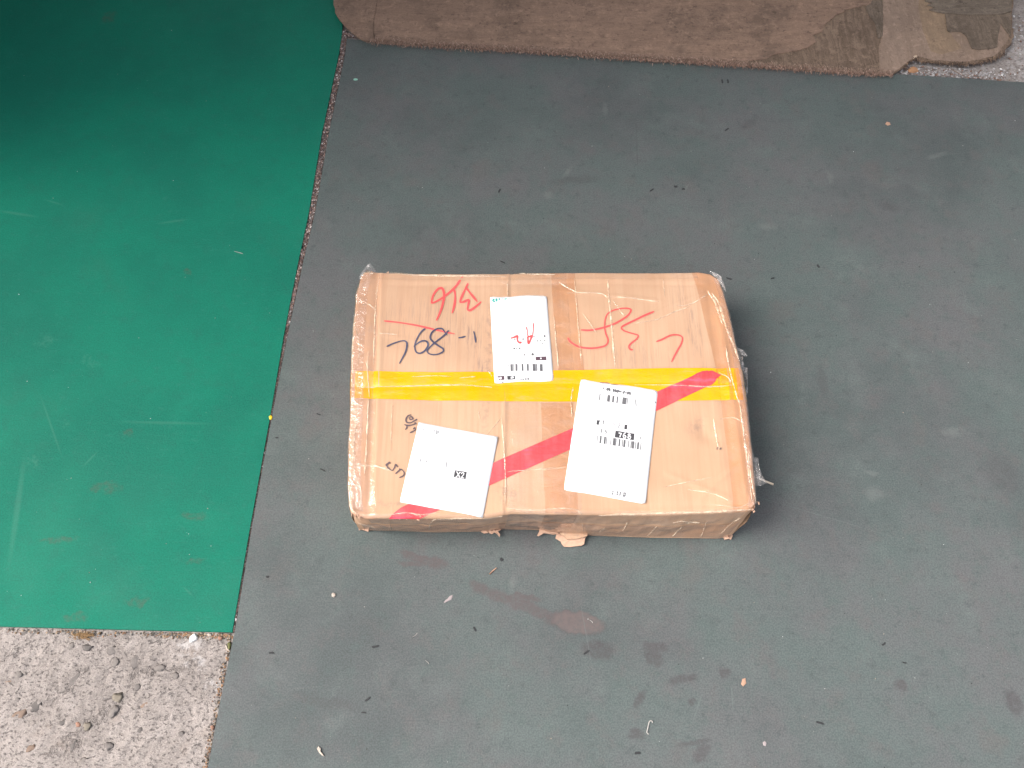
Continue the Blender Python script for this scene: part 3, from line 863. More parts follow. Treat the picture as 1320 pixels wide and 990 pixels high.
strip_uv('clear_tape', uv(713, 400)[0], uv(745, 400)[0], uv(700, 478)[1], 1.06, 14, 60, 0.00028, M['amber'], 0.0001, 41)
strip_uv('clear_tape', uv(700, 600)[0], uv(742, 600)[0], -0.15, uv(720, 520)[1], 14, 60, 0.00028, M['amber'], 0.0001, 42)
# the two end bands, amber over bare card, then crinkled plastic over the corners
strip_uv('end_tape', uv(945, 640)[0], 1.10, 0.0, 1.0, 24, 150, 0.00035, M['amber'], 0.0002, 50, slant=(-0.022, 0))
strip_uv('end_tape', -0.10, uv(484, 560)[0], 0.0, 1.0, 24, 150, 0.00035, M['end_clear'], 0.0002, 51, slant=(0, 0.0))
strip_uv('plastic_wrap', uv(962, 620)[0], 1.12, 0.01, 0.985, 60, 260, 0.0008, M['wrap'], 0.0008, 60, slant=(0.002, 0))
strip_uv('plastic_wrap', -0.10, uv(466, 580)[0], 0.02, 0.985, 60, 260, 0.0008, M['wrap'], 0.0006, 63)
# long strip along the front edge and lower face
strip_uv('front_tape', 0.02, 0.985, -0.235, -0.10, 200, 16, 0.0005, M['end_clear'], 0.0003, 70)
strip_uv('front_tape', 0.05, 0.97, -0.085, 0.012, 200, 16, 0.0004, M['clear'], 0.0004, 73)
strip_uv('back_tape', 0.03, 0.93, 0.962, 1.08, 200, 16, 0.0004, M['clear'], 0.0004, 76)

# creases and folded edges in the tape; pale haze colour paints their bright highlights
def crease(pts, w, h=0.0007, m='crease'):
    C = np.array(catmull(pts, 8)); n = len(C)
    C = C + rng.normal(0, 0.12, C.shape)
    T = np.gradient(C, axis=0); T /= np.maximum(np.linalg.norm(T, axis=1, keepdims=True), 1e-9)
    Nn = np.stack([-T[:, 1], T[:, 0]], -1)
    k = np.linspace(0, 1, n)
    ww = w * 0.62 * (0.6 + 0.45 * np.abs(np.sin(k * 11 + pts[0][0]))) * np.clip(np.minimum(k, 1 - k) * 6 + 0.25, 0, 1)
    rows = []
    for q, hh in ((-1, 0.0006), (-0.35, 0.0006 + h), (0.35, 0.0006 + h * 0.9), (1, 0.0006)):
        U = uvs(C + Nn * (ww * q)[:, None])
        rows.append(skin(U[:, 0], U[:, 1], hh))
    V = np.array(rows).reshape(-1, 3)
    child('tape_crease_glint', V, grid_faces(n, 4), M[m], box)
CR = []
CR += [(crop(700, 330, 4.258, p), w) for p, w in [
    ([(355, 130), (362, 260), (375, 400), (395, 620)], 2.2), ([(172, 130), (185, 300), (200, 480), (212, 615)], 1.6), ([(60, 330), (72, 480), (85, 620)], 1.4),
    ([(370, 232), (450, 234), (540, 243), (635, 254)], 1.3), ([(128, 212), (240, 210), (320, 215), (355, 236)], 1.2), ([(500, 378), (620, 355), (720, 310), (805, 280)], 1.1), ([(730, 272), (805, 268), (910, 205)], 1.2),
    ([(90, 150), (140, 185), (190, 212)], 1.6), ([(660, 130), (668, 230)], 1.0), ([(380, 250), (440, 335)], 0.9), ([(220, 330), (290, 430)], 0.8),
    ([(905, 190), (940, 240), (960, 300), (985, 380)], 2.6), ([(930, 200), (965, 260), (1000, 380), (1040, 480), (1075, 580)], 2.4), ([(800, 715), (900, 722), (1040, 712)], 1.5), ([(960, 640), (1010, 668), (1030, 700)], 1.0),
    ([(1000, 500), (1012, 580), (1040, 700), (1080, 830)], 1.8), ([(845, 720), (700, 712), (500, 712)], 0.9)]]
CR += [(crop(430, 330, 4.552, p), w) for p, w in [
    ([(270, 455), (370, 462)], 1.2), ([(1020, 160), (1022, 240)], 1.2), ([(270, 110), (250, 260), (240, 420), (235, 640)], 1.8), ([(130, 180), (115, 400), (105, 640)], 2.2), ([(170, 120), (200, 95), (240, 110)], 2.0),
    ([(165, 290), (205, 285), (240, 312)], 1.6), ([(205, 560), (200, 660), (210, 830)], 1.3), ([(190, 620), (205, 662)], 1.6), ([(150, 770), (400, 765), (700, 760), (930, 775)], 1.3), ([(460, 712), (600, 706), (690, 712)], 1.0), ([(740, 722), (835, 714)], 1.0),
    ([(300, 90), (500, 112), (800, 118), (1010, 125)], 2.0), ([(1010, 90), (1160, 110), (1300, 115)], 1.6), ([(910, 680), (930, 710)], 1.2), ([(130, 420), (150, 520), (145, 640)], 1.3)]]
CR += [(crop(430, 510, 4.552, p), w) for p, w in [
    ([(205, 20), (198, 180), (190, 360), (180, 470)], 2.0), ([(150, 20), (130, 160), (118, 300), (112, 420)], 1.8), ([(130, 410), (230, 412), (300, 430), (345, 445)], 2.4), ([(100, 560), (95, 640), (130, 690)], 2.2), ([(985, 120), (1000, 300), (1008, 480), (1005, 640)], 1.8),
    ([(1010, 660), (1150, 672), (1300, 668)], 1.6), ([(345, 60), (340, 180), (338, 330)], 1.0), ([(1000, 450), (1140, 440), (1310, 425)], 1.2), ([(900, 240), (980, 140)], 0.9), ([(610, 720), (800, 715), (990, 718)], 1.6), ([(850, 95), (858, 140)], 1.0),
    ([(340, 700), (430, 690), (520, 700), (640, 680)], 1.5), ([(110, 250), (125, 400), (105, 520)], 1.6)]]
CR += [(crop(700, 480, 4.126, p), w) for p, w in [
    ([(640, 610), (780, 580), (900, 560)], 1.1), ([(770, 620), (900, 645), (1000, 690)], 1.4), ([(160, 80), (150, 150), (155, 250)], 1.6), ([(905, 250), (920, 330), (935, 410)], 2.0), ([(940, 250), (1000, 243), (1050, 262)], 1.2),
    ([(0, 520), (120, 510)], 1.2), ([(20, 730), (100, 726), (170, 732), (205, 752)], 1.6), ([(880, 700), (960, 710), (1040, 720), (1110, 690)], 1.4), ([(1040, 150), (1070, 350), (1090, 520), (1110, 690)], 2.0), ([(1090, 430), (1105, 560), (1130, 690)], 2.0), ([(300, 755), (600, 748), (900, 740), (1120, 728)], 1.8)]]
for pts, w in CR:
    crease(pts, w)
def fuv(px, py):
    """skin coordinates of a photo point on the front side"""
    p = np.array([(px - 455) / 510.0, -0.06]); tgt = np.array([px, py], float)
    F = lambda q: to_px(*surf(q[0], q[1]))
    for _ in range(7):
        f = F(p); J = np.stack([(F(p + (1e-3, 0)) - f) / 1e-3, (F(p + (0, -1e-3)) - f) / -1e-3], -1)
        p = p - np.linalg.solve(J, f - tgt)
        p = np.array([min(max(p[0], 0.005), 0.995), min(max(p[1], -0.24), -0.002)])
    return p
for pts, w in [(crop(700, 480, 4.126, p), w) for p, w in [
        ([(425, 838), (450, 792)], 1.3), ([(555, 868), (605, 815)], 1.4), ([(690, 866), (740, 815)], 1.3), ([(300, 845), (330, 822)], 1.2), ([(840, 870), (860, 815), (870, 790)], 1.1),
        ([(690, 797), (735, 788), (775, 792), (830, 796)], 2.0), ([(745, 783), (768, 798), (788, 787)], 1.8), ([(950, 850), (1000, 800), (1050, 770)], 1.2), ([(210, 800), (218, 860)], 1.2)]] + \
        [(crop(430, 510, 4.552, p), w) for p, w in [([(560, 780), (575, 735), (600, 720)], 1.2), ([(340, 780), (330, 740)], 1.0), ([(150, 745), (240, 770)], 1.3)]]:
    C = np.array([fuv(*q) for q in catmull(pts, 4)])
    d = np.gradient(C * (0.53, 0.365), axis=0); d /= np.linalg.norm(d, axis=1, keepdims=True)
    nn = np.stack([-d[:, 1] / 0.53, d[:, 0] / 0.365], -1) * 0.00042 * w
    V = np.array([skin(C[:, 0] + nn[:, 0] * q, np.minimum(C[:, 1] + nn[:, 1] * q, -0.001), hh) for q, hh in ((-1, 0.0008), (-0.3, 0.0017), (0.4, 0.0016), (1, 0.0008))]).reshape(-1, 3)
    child('tape_crease_glint', V, grid_faces(len(C), 4), M['crease'], box)

# white labels
lab1 = quad_patch('shipping_label', [(631.5, 383), (704.5, 383), (713.5, 491.5), (637.5, 495.5)], 0.0011, M['paper'], 18, 24, rnd=1.0, wavy=0.7, lift=((0, 1, 0.0016), (1, 0, 0.0010)))
lab2 = quad_patch('shipping_label', [(748.5, 489.5), (847.8, 504.5), (832, 649.5), (726.5, 632.5)], 0.0013, M['paper'], 22, 28, rnd=1.4, wavy=0.4, lift=((1, 1, 0.0014), (0, 0, 0.0012)))
lab3 = quad_patch('shipping_label', [(540, 545.5), (642, 564.5), (622.5, 666.5), (515.5, 648)], 0.0013, M['paper'], 22, 22, rnd=0.6, lift=((0, 0, 0.0016), (1, 0, 0.0014)))
lab1['label'] = 'small upright white label with a red scrawl across its print'
lab2['label'] = 'large tilted white label with two bar codes and a boxed 768'
lab3['label'] = 'squarish tilted white label with a small X2 box'
INK = 0.00035
def ink_rects(name, parent, m, rects, off):
    VV, FF, b = [], [], 0
    for q in rects:
        U = uvs(q); V = skin(U[:, 0], U[:, 1], off)
        VV.append(V); FF.append((b + 3, b + 2, b + 1, b)); b += 4
    o = child(name, np.concatenate(VV), FF, m, parent, smooth=False)
    if len(rects) > 1: o['kind'] = 'stuff'      # print too fine to pick apart
    return o
def blocks(name, parent, m, rects, off):
    for q in rects: ink_rects(name, parent, m, [q], off)
def bars(ox, oy, s, items):
    """bar list in crop coordinates: x at top, y top, x at bottom, y bottom, width"""
    out = []
    for x0, y0, x1, y1, w in items:
        w = w * 1.45 + 1.5
        out.append(crop(ox, oy, s, [(x0 - w / 2, y0), (x0 + w / 2, y0 + w * .12), (x1 + w / 2, y1 + w * .12), (x1 - w / 2, y1)]))
    return out
# label with the red scrawl
def vb(xs, y0, y1, sl=0): return [(x, y0, x + sl, y1, w) for x, w in xs]
ink_rects('bar_code', lab1, M['ink_grey'], bars(640, 410, 11, vb([(172, 8), (208, 12), (224, 6), (240, 4), (275, 10), (290, 6), (367, 16), (434, 5), (446, 9), (520, 14), (536, 8), (549, 5), (567, 9), (618, 10), (632, 6), (644, 9)], 668, 768, 3)), 0.0011 + INK)
blocks('printed_block', lab1, M['ink_plum'], [crop(640, 410, 11, q) for q in ([(552, 567), (703, 560), (707, 612), (556, 618)], [(-4, 843), (112, 838), (116, 895), (0, 900)])], 0.0011 + INK)
ink_rects('printed_frame', lab1, M['ink_black'], [crop(640, 410, 11, q) for q in ([(146, 840), (260, 833), (264, 886), (150, 892)],)], 0.0011 + INK)
ink_rects('printed_text', lab1, M['ink_white'], [crop(640, 410, 11, q) for q in ([(165, 852), (243, 846), (246, 872), (168, 880)], [(618, 578), (636, 577), (638, 600), (620, 601)])], 0.0011 + 2 * INK)
strokes('printed_text', [(1.0, crop(640, 410, 11, p)) for p in ([(24, 882), (34, 870), (44, 862)], [(36, 862), (44, 880)], [(54, 862), (68, 860), (68, 880), (55, 882), (55, 862)])], 0.0011 + 2 * INK, M['ink_white'], lab1, taper=False, per=3)
ink_rects('printed_text', lab1, M['ink_grey'], [crop(640, 410, 11, [(x - 3, y - 3), (x + w + 3, y - 3), (x + w + 3, y + h + 3), (x - 3, y + h + 3)]) for x, y, w, h in
    [(243, 438, 18, 20), (282, 444, 8, 10), (320, 440, 16, 16), (500, 524, 24, 8), (496, 538, 32, 8), (508, 514, 10, 12), (266, 538, 14, 5), (390, 532, 14, 14), (674, 252, 16, 12), (674, 270, 16, 14), (574, 334, 14, 12), (612, 330, 14, 8), (676, 330, 14, 10), (642, 376, 18, 5),
     (256, 312, 10, 14), (366, 284, 14, 5), (370, 308, 12, 18), (524, 278, 22, 4), (334, 884, 26, 5), (372, 884, 16, 8), (406, 876, 18, 14), (440, 874, 20, 16), (404, 880, 10, 8), (58, 808, 8, 10), (12, 928, 16, 5), (84, 926, 14, 5)]], 0.0011 + INK)
strokes('printed_text', [(0.7, crop(640, 410, 11, [(120, 328), (132, 320)])), (0.5, crop(640, 410, 11, [(138, 316), (148, 312)])), (0.8, crop(620, 370, 7.07, [(208, 244), (218, 244)])), (0.8, crop(620, 370, 7.07, [(230, 240), (240, 246)]))], 0.0011 + INK, M['ink_grey'], lab1, per=3)
strokes('printed_heading', [(1.8, crop(620, 370, 7.07, p)) for p in ([(126, 116), (112, 122), (110, 132), (120, 138), (128, 134)], [(134, 112), (144, 118), (138, 124), (146, 130), (136, 136)])] +
        [(1.0, crop(620, 370, 7.07, p)) for p in ([(162, 112), (174, 112)], [(160, 119), (176, 119)], [(168, 108), (168, 126)], [(190, 116), (206, 114)], [(218, 110), (218, 124)], [(224, 114), (236, 112)], [(230, 110), (228, 126)], [(256, 112), (264, 118)])], 0.0011 + INK, M['ink_teal'], lab1, per=3)
strokes('red_handwriting', [(2.3, crop(640, 410, 11, p)) for p in ([(205, 300), (250, 290), (305, 262)], [(300, 265), (298, 340), (335, 368), (352, 350)], [(440, 280), (446, 340), (450, 392)], [(450, 390), (478, 335), (500, 275), (510, 258)], [(446, 282), (475, 278), (500, 266)])] +
        [(1.2, crop(640, 410, 11, p)) for p in ([(420, 135), (435, 190), (444, 282)], [(523, 80), (524, 150), (510, 262)])], 0.0011 + INK * 1.6, M['pen_red'], lab1)

# big label with 768
L2 = 0.0013
o6 = (750, 490, 9.9)
def sheared(xs, y0, y1, k=0.16, run=-10):
    return [(x, y0 + (x - xs[0][0]) * k, x + run, y1 + (x - xs[0][0]) * k, w) for x, w in xs]
ink_rects('bar_code', lab2, M['ink_grey'], bars(*o6, sheared([(232, 8), (333, 7), (345, 10), (357, 9), (400, 12), (412, 5), (456, 11), (528, 10), (541, 13), (555, 6), (565, 8), (584, 5), (684, 6), (705, 4)], 178, 262)), L2 + INK)
ink_rects('bar_code', lab2, M['ink_grey'], bars(*o6, sheared([(200, 4), (242, 14), (296, 14), (319, 5), (373, 5), (412, 16), (426, 8), (440, 5), (484, 13), (522, 6), (548, 16), (600, 6), (632, 6), (654, 16), (668, 6), (690, 5), (722, 16), (757, 7)], 706, 802)), L2 + INK)
blocks('printed_block', lab2, M['ink_black'], [crop(*o6, q) for q in ([(430, 645), (672, 684), (664, 768), (418, 730)], [(190, 515), (222, 518), (216, 574), (184, 572)], [(546, 568), (582, 572), (576, 632), (540, 628)], [(222, 518), (238, 520), (222, 536), (220, 530)])], L2 + INK)
strokes('printed_number', [(1.25, crop(*o6, p)) for p in ([(468, 676), (506, 682)], [(506, 682), (492, 704), (484, 732)], [(558, 672), (538, 688), (528, 716), (538, 742), (556, 738), (560, 718), (545, 708), (530, 718)],
        [(600, 686), (590, 700), (606, 712), (622, 726), (612, 748), (594, 744), (588, 728), (604, 712), (616, 696), (600, 686)])], L2 + 2.2 * INK, M['ink_white'], lab2, taper=False)
DG = {'0': [[(0, 0), (1, 0), (1, 2), (0, 2), (0, 0)]], '1': [[(.5, 0), (.5, 2)]], '2': [[(0, 0), (1, 0), (1, 1), (0, 1), (0, 2), (1, 2)]], '4': [[(0, 0), (0, 1), (1, 1)], [(1, 0), (1, 2)]], '5': [[(1, 0), (0, 0), (0, 1), (1, 1), (1, 2), (0, 2)]],
      '-': [[(0, 1), (1, 1)]], '.': [[(.4, 1.8), (.6, 2)]], '8': [[(0, 0), (1, 0), (1, 2), (0, 2), (0, 0)], [(0, 1), (1, 1)]], 'T': [[(0, 0), (1, 0)], [(.5, 0), (.5, 2)]], 'S': [[(1, 0), (0, 0), (0, 1), (1, 1), (1, 2), (0, 2)]], '1_': []}
def tiny_text(txt, x, y, dx, dy, sx, sy, w, o):
    L = []; w = w * 1.35
    for i, ch in enumerate(txt):
        for ln in DG.get(ch, []):
            L.append((w, crop(*o, [(x + i * dx + a * sx - b * sy * 0.14, y + i * dy + b * sy) for a, b in ln])))
    return L
strokes('printed_text', tiny_text('1.05 5504-2105', 268, 102, 26, 5, 15, 13, 1.0, o6), L2 + INK, M['ink_grey'], lab2, straight=True, taper=False)
strokes('printed_text', tiny_text('T', 262, 524, 40, 5, 32, 22, 0.8, o6) + tiny_text('1', 345, 540, 40, 5, 10, 18, 0.6, o6) + tiny_text('5', 405, 548, 40, 5, 14, 14, 0.45, o6) + tiny_text('2', 470, 556, 40, 5, 16, 28, 0.6, o6) + tiny_text('1', 244, 624, 40, 5, 18, 26, 0.9, o6) + tiny_text('5', 300, 640, 40, 5, 20, 20, 0.7, o6) + tiny_text('1', 744, 722, 40, 5, 8, 20, 0.9, o6),
        L2 + INK, M['ink_grey'], lab2, straight=True, taper=False)
o7 = (720, 480, 5.5)
ink_rects('printed_text', lab2, M['ink_grey'], [crop(*o7, [(x, y), (x + w, y + 1), (x + w - 4, y + h), (x - 4, y + h - 1)]) for x, y, w, h in [(380, 840, 9, 32), (412, 846, 10, 30), (432, 850, 10, 28), (458, 852, 8, 34), (468, 854, 8, 32)]], L2 + INK)
ink_rects('printed_text', lab2, M['ink_white'], [crop(*o7, [(x, y), (x + w, y + 1), (x + w - 2, y + h), (x - 2, y + h - 1)]) for x, y, w, h in [(381, 853, 4, 6), (413, 860, 5, 5), (433, 864, 5, 5), (459, 866, 12, 5)]], L2 + 2 * INK)
ink_rects('printed_text', lab2, M['ink_faint'], [crop(*o7, [(x, y), (x + w, y), (x + w, y + 6), (x, y + 6)]) for x, y, w in [(525, 842, 8), (540, 848, 6), (565, 850, 9)]], L2 + INK)
strokes('pen_mark', [(0.9, crop(*o7, [(290, 73), (320, 78), (340, 76), (362, 83)])), (0.8, crop(*o7, [(370, 90), (425, 95)])), (0.9, crop(*o7, [(676, 212), (692, 222)]))], L2 + INK, M['pen_grey'], lab2)

# squarish label with X2 (its printed matrix code is left blank)
o8 = (490, 520, 6.1875)
ink_rects('printed_block', lab3, M['ink_black'], [crop(*o8, [(597, 538), (693, 552), (682, 611), (588, 594)])], L2 + INK)
strokes('printed_number', [(1.15, crop(*o8, [(614, 552), (636, 596)])), (0.8, crop(*o8, [(640, 556), (610, 592)])), (0.6, crop(*o8, [(606, 551), (622, 553)])), (0.6, crop(*o8, [(630, 555), (646, 557)])), (0.6, crop(*o8, [(603, 591), (618, 594)])), (0.6, crop(*o8, [(628, 595), (642, 597)])),
                        (0.95, crop(*o8, [(650, 570), (656, 560), (668, 562), (668, 574), (648, 598)])), (0.95, crop(*o8, [(646, 597), (670, 602)]))], L2 + 2.2 * INK, M['ink_white'], lab3, taper=False)
ink_rects('printed_text', lab3, M['ink_faint'], [crop(*o8, [(x, y), (x + w, y + 1), (x + w - 3, y + h), (x - 3, y + h - 1)]) for x, y, w, h in [(345, 205, 6, 22), (432, 215, 6, 26), (450, 218, 8, 36), (462, 224, 8, 24), (320, 448, 6, 24), (362, 462, 20, 5), (372, 452, 6, 24), (396, 470, 16, 5), (446, 470, 18, 5), (452, 480, 8, 16), (488, 480, 6, 14), (526, 470, 8, 44), (765, 520, 4, 40)]], L2 + INK)

# handwriting on the card
o1 = (480, 350, 7.6125)
strokes('red_handwriting', [(2.6, crop(*o1, p)) for p in (
    [(865, 85), (800, 165), (720, 235), (650, 285), (595, 312), (582, 300), (600, 230), (640, 175), (680, 163), (700, 200), (702, 260), (680, 360), (655, 430), (628, 490)],
    [(802, 180), (812, 230), (808, 310), (782, 412)], [(938, 115), (915, 165), (880, 240), (856, 300)], [(912, 150), (970, 225), (1030, 300)], [(856, 300), (890, 300), (950, 272)], [(952, 275), (940, 330), (935, 372), (960, 382), (1010, 350), (1070, 298)])] +
    [(1.2, crop(*o1, [(885, 50), (872, 65)]))], 0.00075, M['pen_red'])
strokes('red_handwriting', [(2.0, crop(*o1, [(115, 488), (240, 500), (380, 525), (520, 558), (660, 590), (810, 618)]))], 0.00075, M['pen_red'])
strokes('blue_handwriting', [(2.0, crop(*o1, p)) for p in (
    [(140, 740), (200, 712), (280, 686), (325, 688), (342, 720), (330, 790), (300, 850), (266, 910)],
    [(522, 570), (480, 605), (435, 680), (418, 740), (430, 795), (470, 812), (520, 785), (548, 735), (535, 700), (490, 694), (440, 718), (408, 745)],
    [(750, 585), (700, 640), (620, 705), (560, 760), (540, 795), (570, 822), (630, 825), (690, 800), (696, 770), (660, 745), (600, 705), (570, 660), (590, 605), (640, 572), (685, 570), (710, 600), (735, 635)],
    [(845, 657), (880, 652), (918, 640)], [(995, 590), (1008, 650), (1016, 705)])], 0.0009, M['pen_blue'])
o2 = (720, 360, 7.333)
strokes('red_handwriting', [(1.9, crop(*o2, p)) for p in (
    [(208, 495), (300, 498), (430, 470), (540, 430), (640, 365), (680, 310), (660, 290), (590, 290), (500, 315), (450, 360), (432, 440), (440, 520), (464, 590), (440, 640), (360, 662), (270, 664), (180, 645), (110, 600), (86, 562)],
    [(900, 315), (820, 350), (700, 408), (610, 455), (590, 480), (620, 505), (700, 528), (748, 545), (730, 580), (680, 620), (662, 650), (675, 675), (700, 676)],
    [(918, 604), (980, 580), (1060, 542), (1130, 540), (1165, 565), (1155, 620), (1110, 700), (1062, 795)])], 0.00075, M['pen_red'])
o3 = (480, 525, 9.9)
strokes('grey_handwriting', [(1.8, crop(*o3, p)) for p in (
    [(500, 105), (455, 120), (432, 165), (445, 200), (490, 205), (540, 180), (575, 160)], [(470, 140), (500, 130), (520, 155), (490, 165), (472, 150)], [(410, 228), (450, 240), (500, 235), (560, 215)], [(445, 245), (440, 275), (420, 292)], [(480, 335), (520, 315), (556, 295)], [(520, 290), (545, 270), (553, 300)], [(540, 200), (566, 222)],
    )] + [(2.6, crop(*o3, [(232, 708), (190, 735), (185, 760)]))] + [(1.6, crop(*o3, p)) for p in ([(185, 760), (215, 790), (255, 815), (285, 780), (300, 740), (330, 775)], [(298, 858), (340, 820), (370, 800), (408, 840), (400, 880), (345, 910)], [(345, 790), (365, 815)])], 0.0008, M['pen_grey'])
# printed crumb of a torn sticker near the dent
strokes('grey_handwriting', [(0.8, crop(700, 480, 4.126, p)) for p in ([(925, 398), (924, 414)], [(932, 400), (938, 410), (946, 402), (944, 414)])], 0.0009, M['pen_grey'])

# torn card along the lower front and at the lower corners
def scrap(name, pts, z, m, thick=0.0022, tilt=0.0, parent=box, rough=0.0008):
    P = [G(px, py, z) for px, py in pts]
    c = np.mean(P, axis=0); n = len(P)
    V = []
    for lev in (0, 1):
        for i, (x, y) in enumerate(P):
            zz = z + rng.normal(0, rough) + tilt * (y - c[1])
            V.append((x, y, max(zz - lev * thick, 0.0004)))
    V += [(c[0], c[1], z + rough), (c[0], c[1], max(z - thick, 0.0004))]
    F = []
    for i in range(n):
        j = (i + 1) % n
        F += [(i, j, 2 * n), (n + j, n + i, 2 * n + 1), (j, i, n + i, n + j)]
    return child(name, V, F, m, parent, smooth=False)
oc = (600, 650, 7.333)
scrap('torn_card', crop(*oc, [(860, 285), (895, 278), (945, 295), (1050, 300), (1155, 285), (1130, 325), (1122, 375), (1100, 388), (1050, 393), (985, 400), (935, 398), (912, 372), (900, 350), (850, 322)]), 0.006, M['card_raw'], tilt=0.15)
scrap('torn_card', crop(*oc, [(890, 275), (1160, 240), (1150, 300), (1060, 325), (960, 330), (930, 300)]), 0.011, M['card'], tilt=0.25)
scrap('torn_card', crop(*oc, [(128, 228), (165, 222), (205, 226), (225, 250), (215, 268), (175, 276), (150, 260)]), 0.005, M['card_raw'])
scrap('torn_card', crop(*oc, [(215, 245), (250, 262), (280, 225), (320, 215), (352, 212), (335, 238), (305, 258), (328, 282), (322, 308), (300, 280), (268, 262), (250, 280), (228, 270)]), 0.007, M['card_raw'])
scrap('torn_card', crop(*oc, [(690, 205), (740, 215), (800, 240), (870, 262), (880, 280), (830, 284), (770, 272), (722, 268), (692, 300), (676, 296), (700, 250)]), 0.007, M['card_raw'])
scrap('torn_card', crop(*oc, [(735, 212), (800, 225), (860, 255), (800, 250), (745, 235)]), 0.0095, M['card_dark'])
scrap('torn_card', crop(*oc, [(258, 232), (345, 205), (350, 222), (280, 248)]), 0.0095, M['card_dark'])
ob = (440, 630, 11.0)
scrap('torn_card', crop(*ob, [(180, 450), (235, 470), (300, 560), (390, 580), (378, 605), (320, 585), (258, 560), (248, 590), (240, 545)]), 0.006, M['card_raw'])
orr = (900, 620, 11.0)
scrap('torn_card', crop(*orr, [(360, 790), (420, 740), (465, 705), (482, 740), (490, 780), (470, 825), (430, 820), (385, 825)]), 0.006, M['card_raw'])
scrap('torn_card', crop(*orr, [(420, 760), (445, 735), (462, 760), (450, 800), (428, 790)]), 0.009, M['card_dark'])
# crushed fibres at the battered top corners
def fray(px0, py0, spread, n, m, z=BH, seed=0):
    r = np.random.default_rng(seed)
    for _ in range(n):
        x, y = px0 + r.normal(0, spread[0]), py0 + r.normal(0, spread[1])
        k = 5
        a = np.sort(r.uniform(0, 2 * np.pi, k))
        rr = r.uniform(1.2, 3.2, k)
        scrap('torn_card', [(x + rr[i] * math.cos(a[i]), y + rr[i] * math.sin(a[i])) for i in range(k)], z - r.uniform(0.001, 0.004), m, 0.0015, 0.0, box, 0.0009)
fray(461, 664, (5, 3), 9, M['card_raw'], BH, 1)
fray(972, 655, (2.5, 4), 5, M['card_raw'], BH, 2)
fray(486, 354, (7, 0.8), 7, M['card_raw'], BH, 3)
fray(545, 668, (30, 1.0), 6, M['card_raw'], BH - 0.002, 4)

# loose shreds of plastic
def film(name, pts, z, drop=0.0, m='film', seed=0, dome=0.004):
    P = [G(px, py, z) for px, py in pts]; c = np.mean(P, axis=0); n = len(P)
    r = np.random.default_rng(seed)
    V, F = [], []
    rings = 6
    for k in range(rings):
        s = 1 - k / rings
        for x, y in P:
            V.append((c[0] + (x - c[0]) * s, c[1] + (y - c[1]) * s, z + r.normal(0, 0.0013) * (1 if k else 0.6) + dome * (1 - s)))
    V.append((c[0], c[1], z + dome))
    for k in range(rings - 1):
        for i in range(n):
            j = (i + 1) % n
            F.append((k * n + i, k * n + j, (k + 1) * n + j, (k + 1) * n + i))
    for i in range(n): F.append(((rings - 1) * n + i, (rings - 1) * n + (i + 1) % n, rings * n))
    return child(name, V, F, M[m], box, smooth=False)
film('plastic_shred', crop(440, 335, 13.2, [(310, 300), (335, 215), (395, 155), (430, 75), (490, 62), (520, 100), (575, 165), (590, 210), (450, 200), (380, 250), (335, 330)]), BH - 0.002, seed=1)
film('plastic_shred', crop(920, 430, 11, [(300, 150), (350, 205), (430, 232), (488, 310), (470, 330), (420, 326), (395, 345), (405, 400), (425, 470), (390, 480), (350, 400), (320, 290)]), BH - 0.012, seed=2)
film('plastic_shred', crop(920, 430, 11, [(400, 480), (470, 470), (478, 600), (488, 750), (478, 860), (455, 870), (440, 720), (425, 600)]), BH - 0.02, seed=3)
film('plastic_shred', crop(700, 480, 4.126, [(1085, 450), (1110, 448), (1142, 455), (1150, 500), (1165, 545), (1188, 590), (1160, 602), (1130, 606), (1115, 560)]), BH - 0.01, seed=4)
film('plastic_shred', crop(900, 335, 1.0, [(14, 14), (22, 16), (29, 22), (33, 30), (36, 42), (31, 34), (24, 24)]), BH - 0.001, m='film', seed=5)

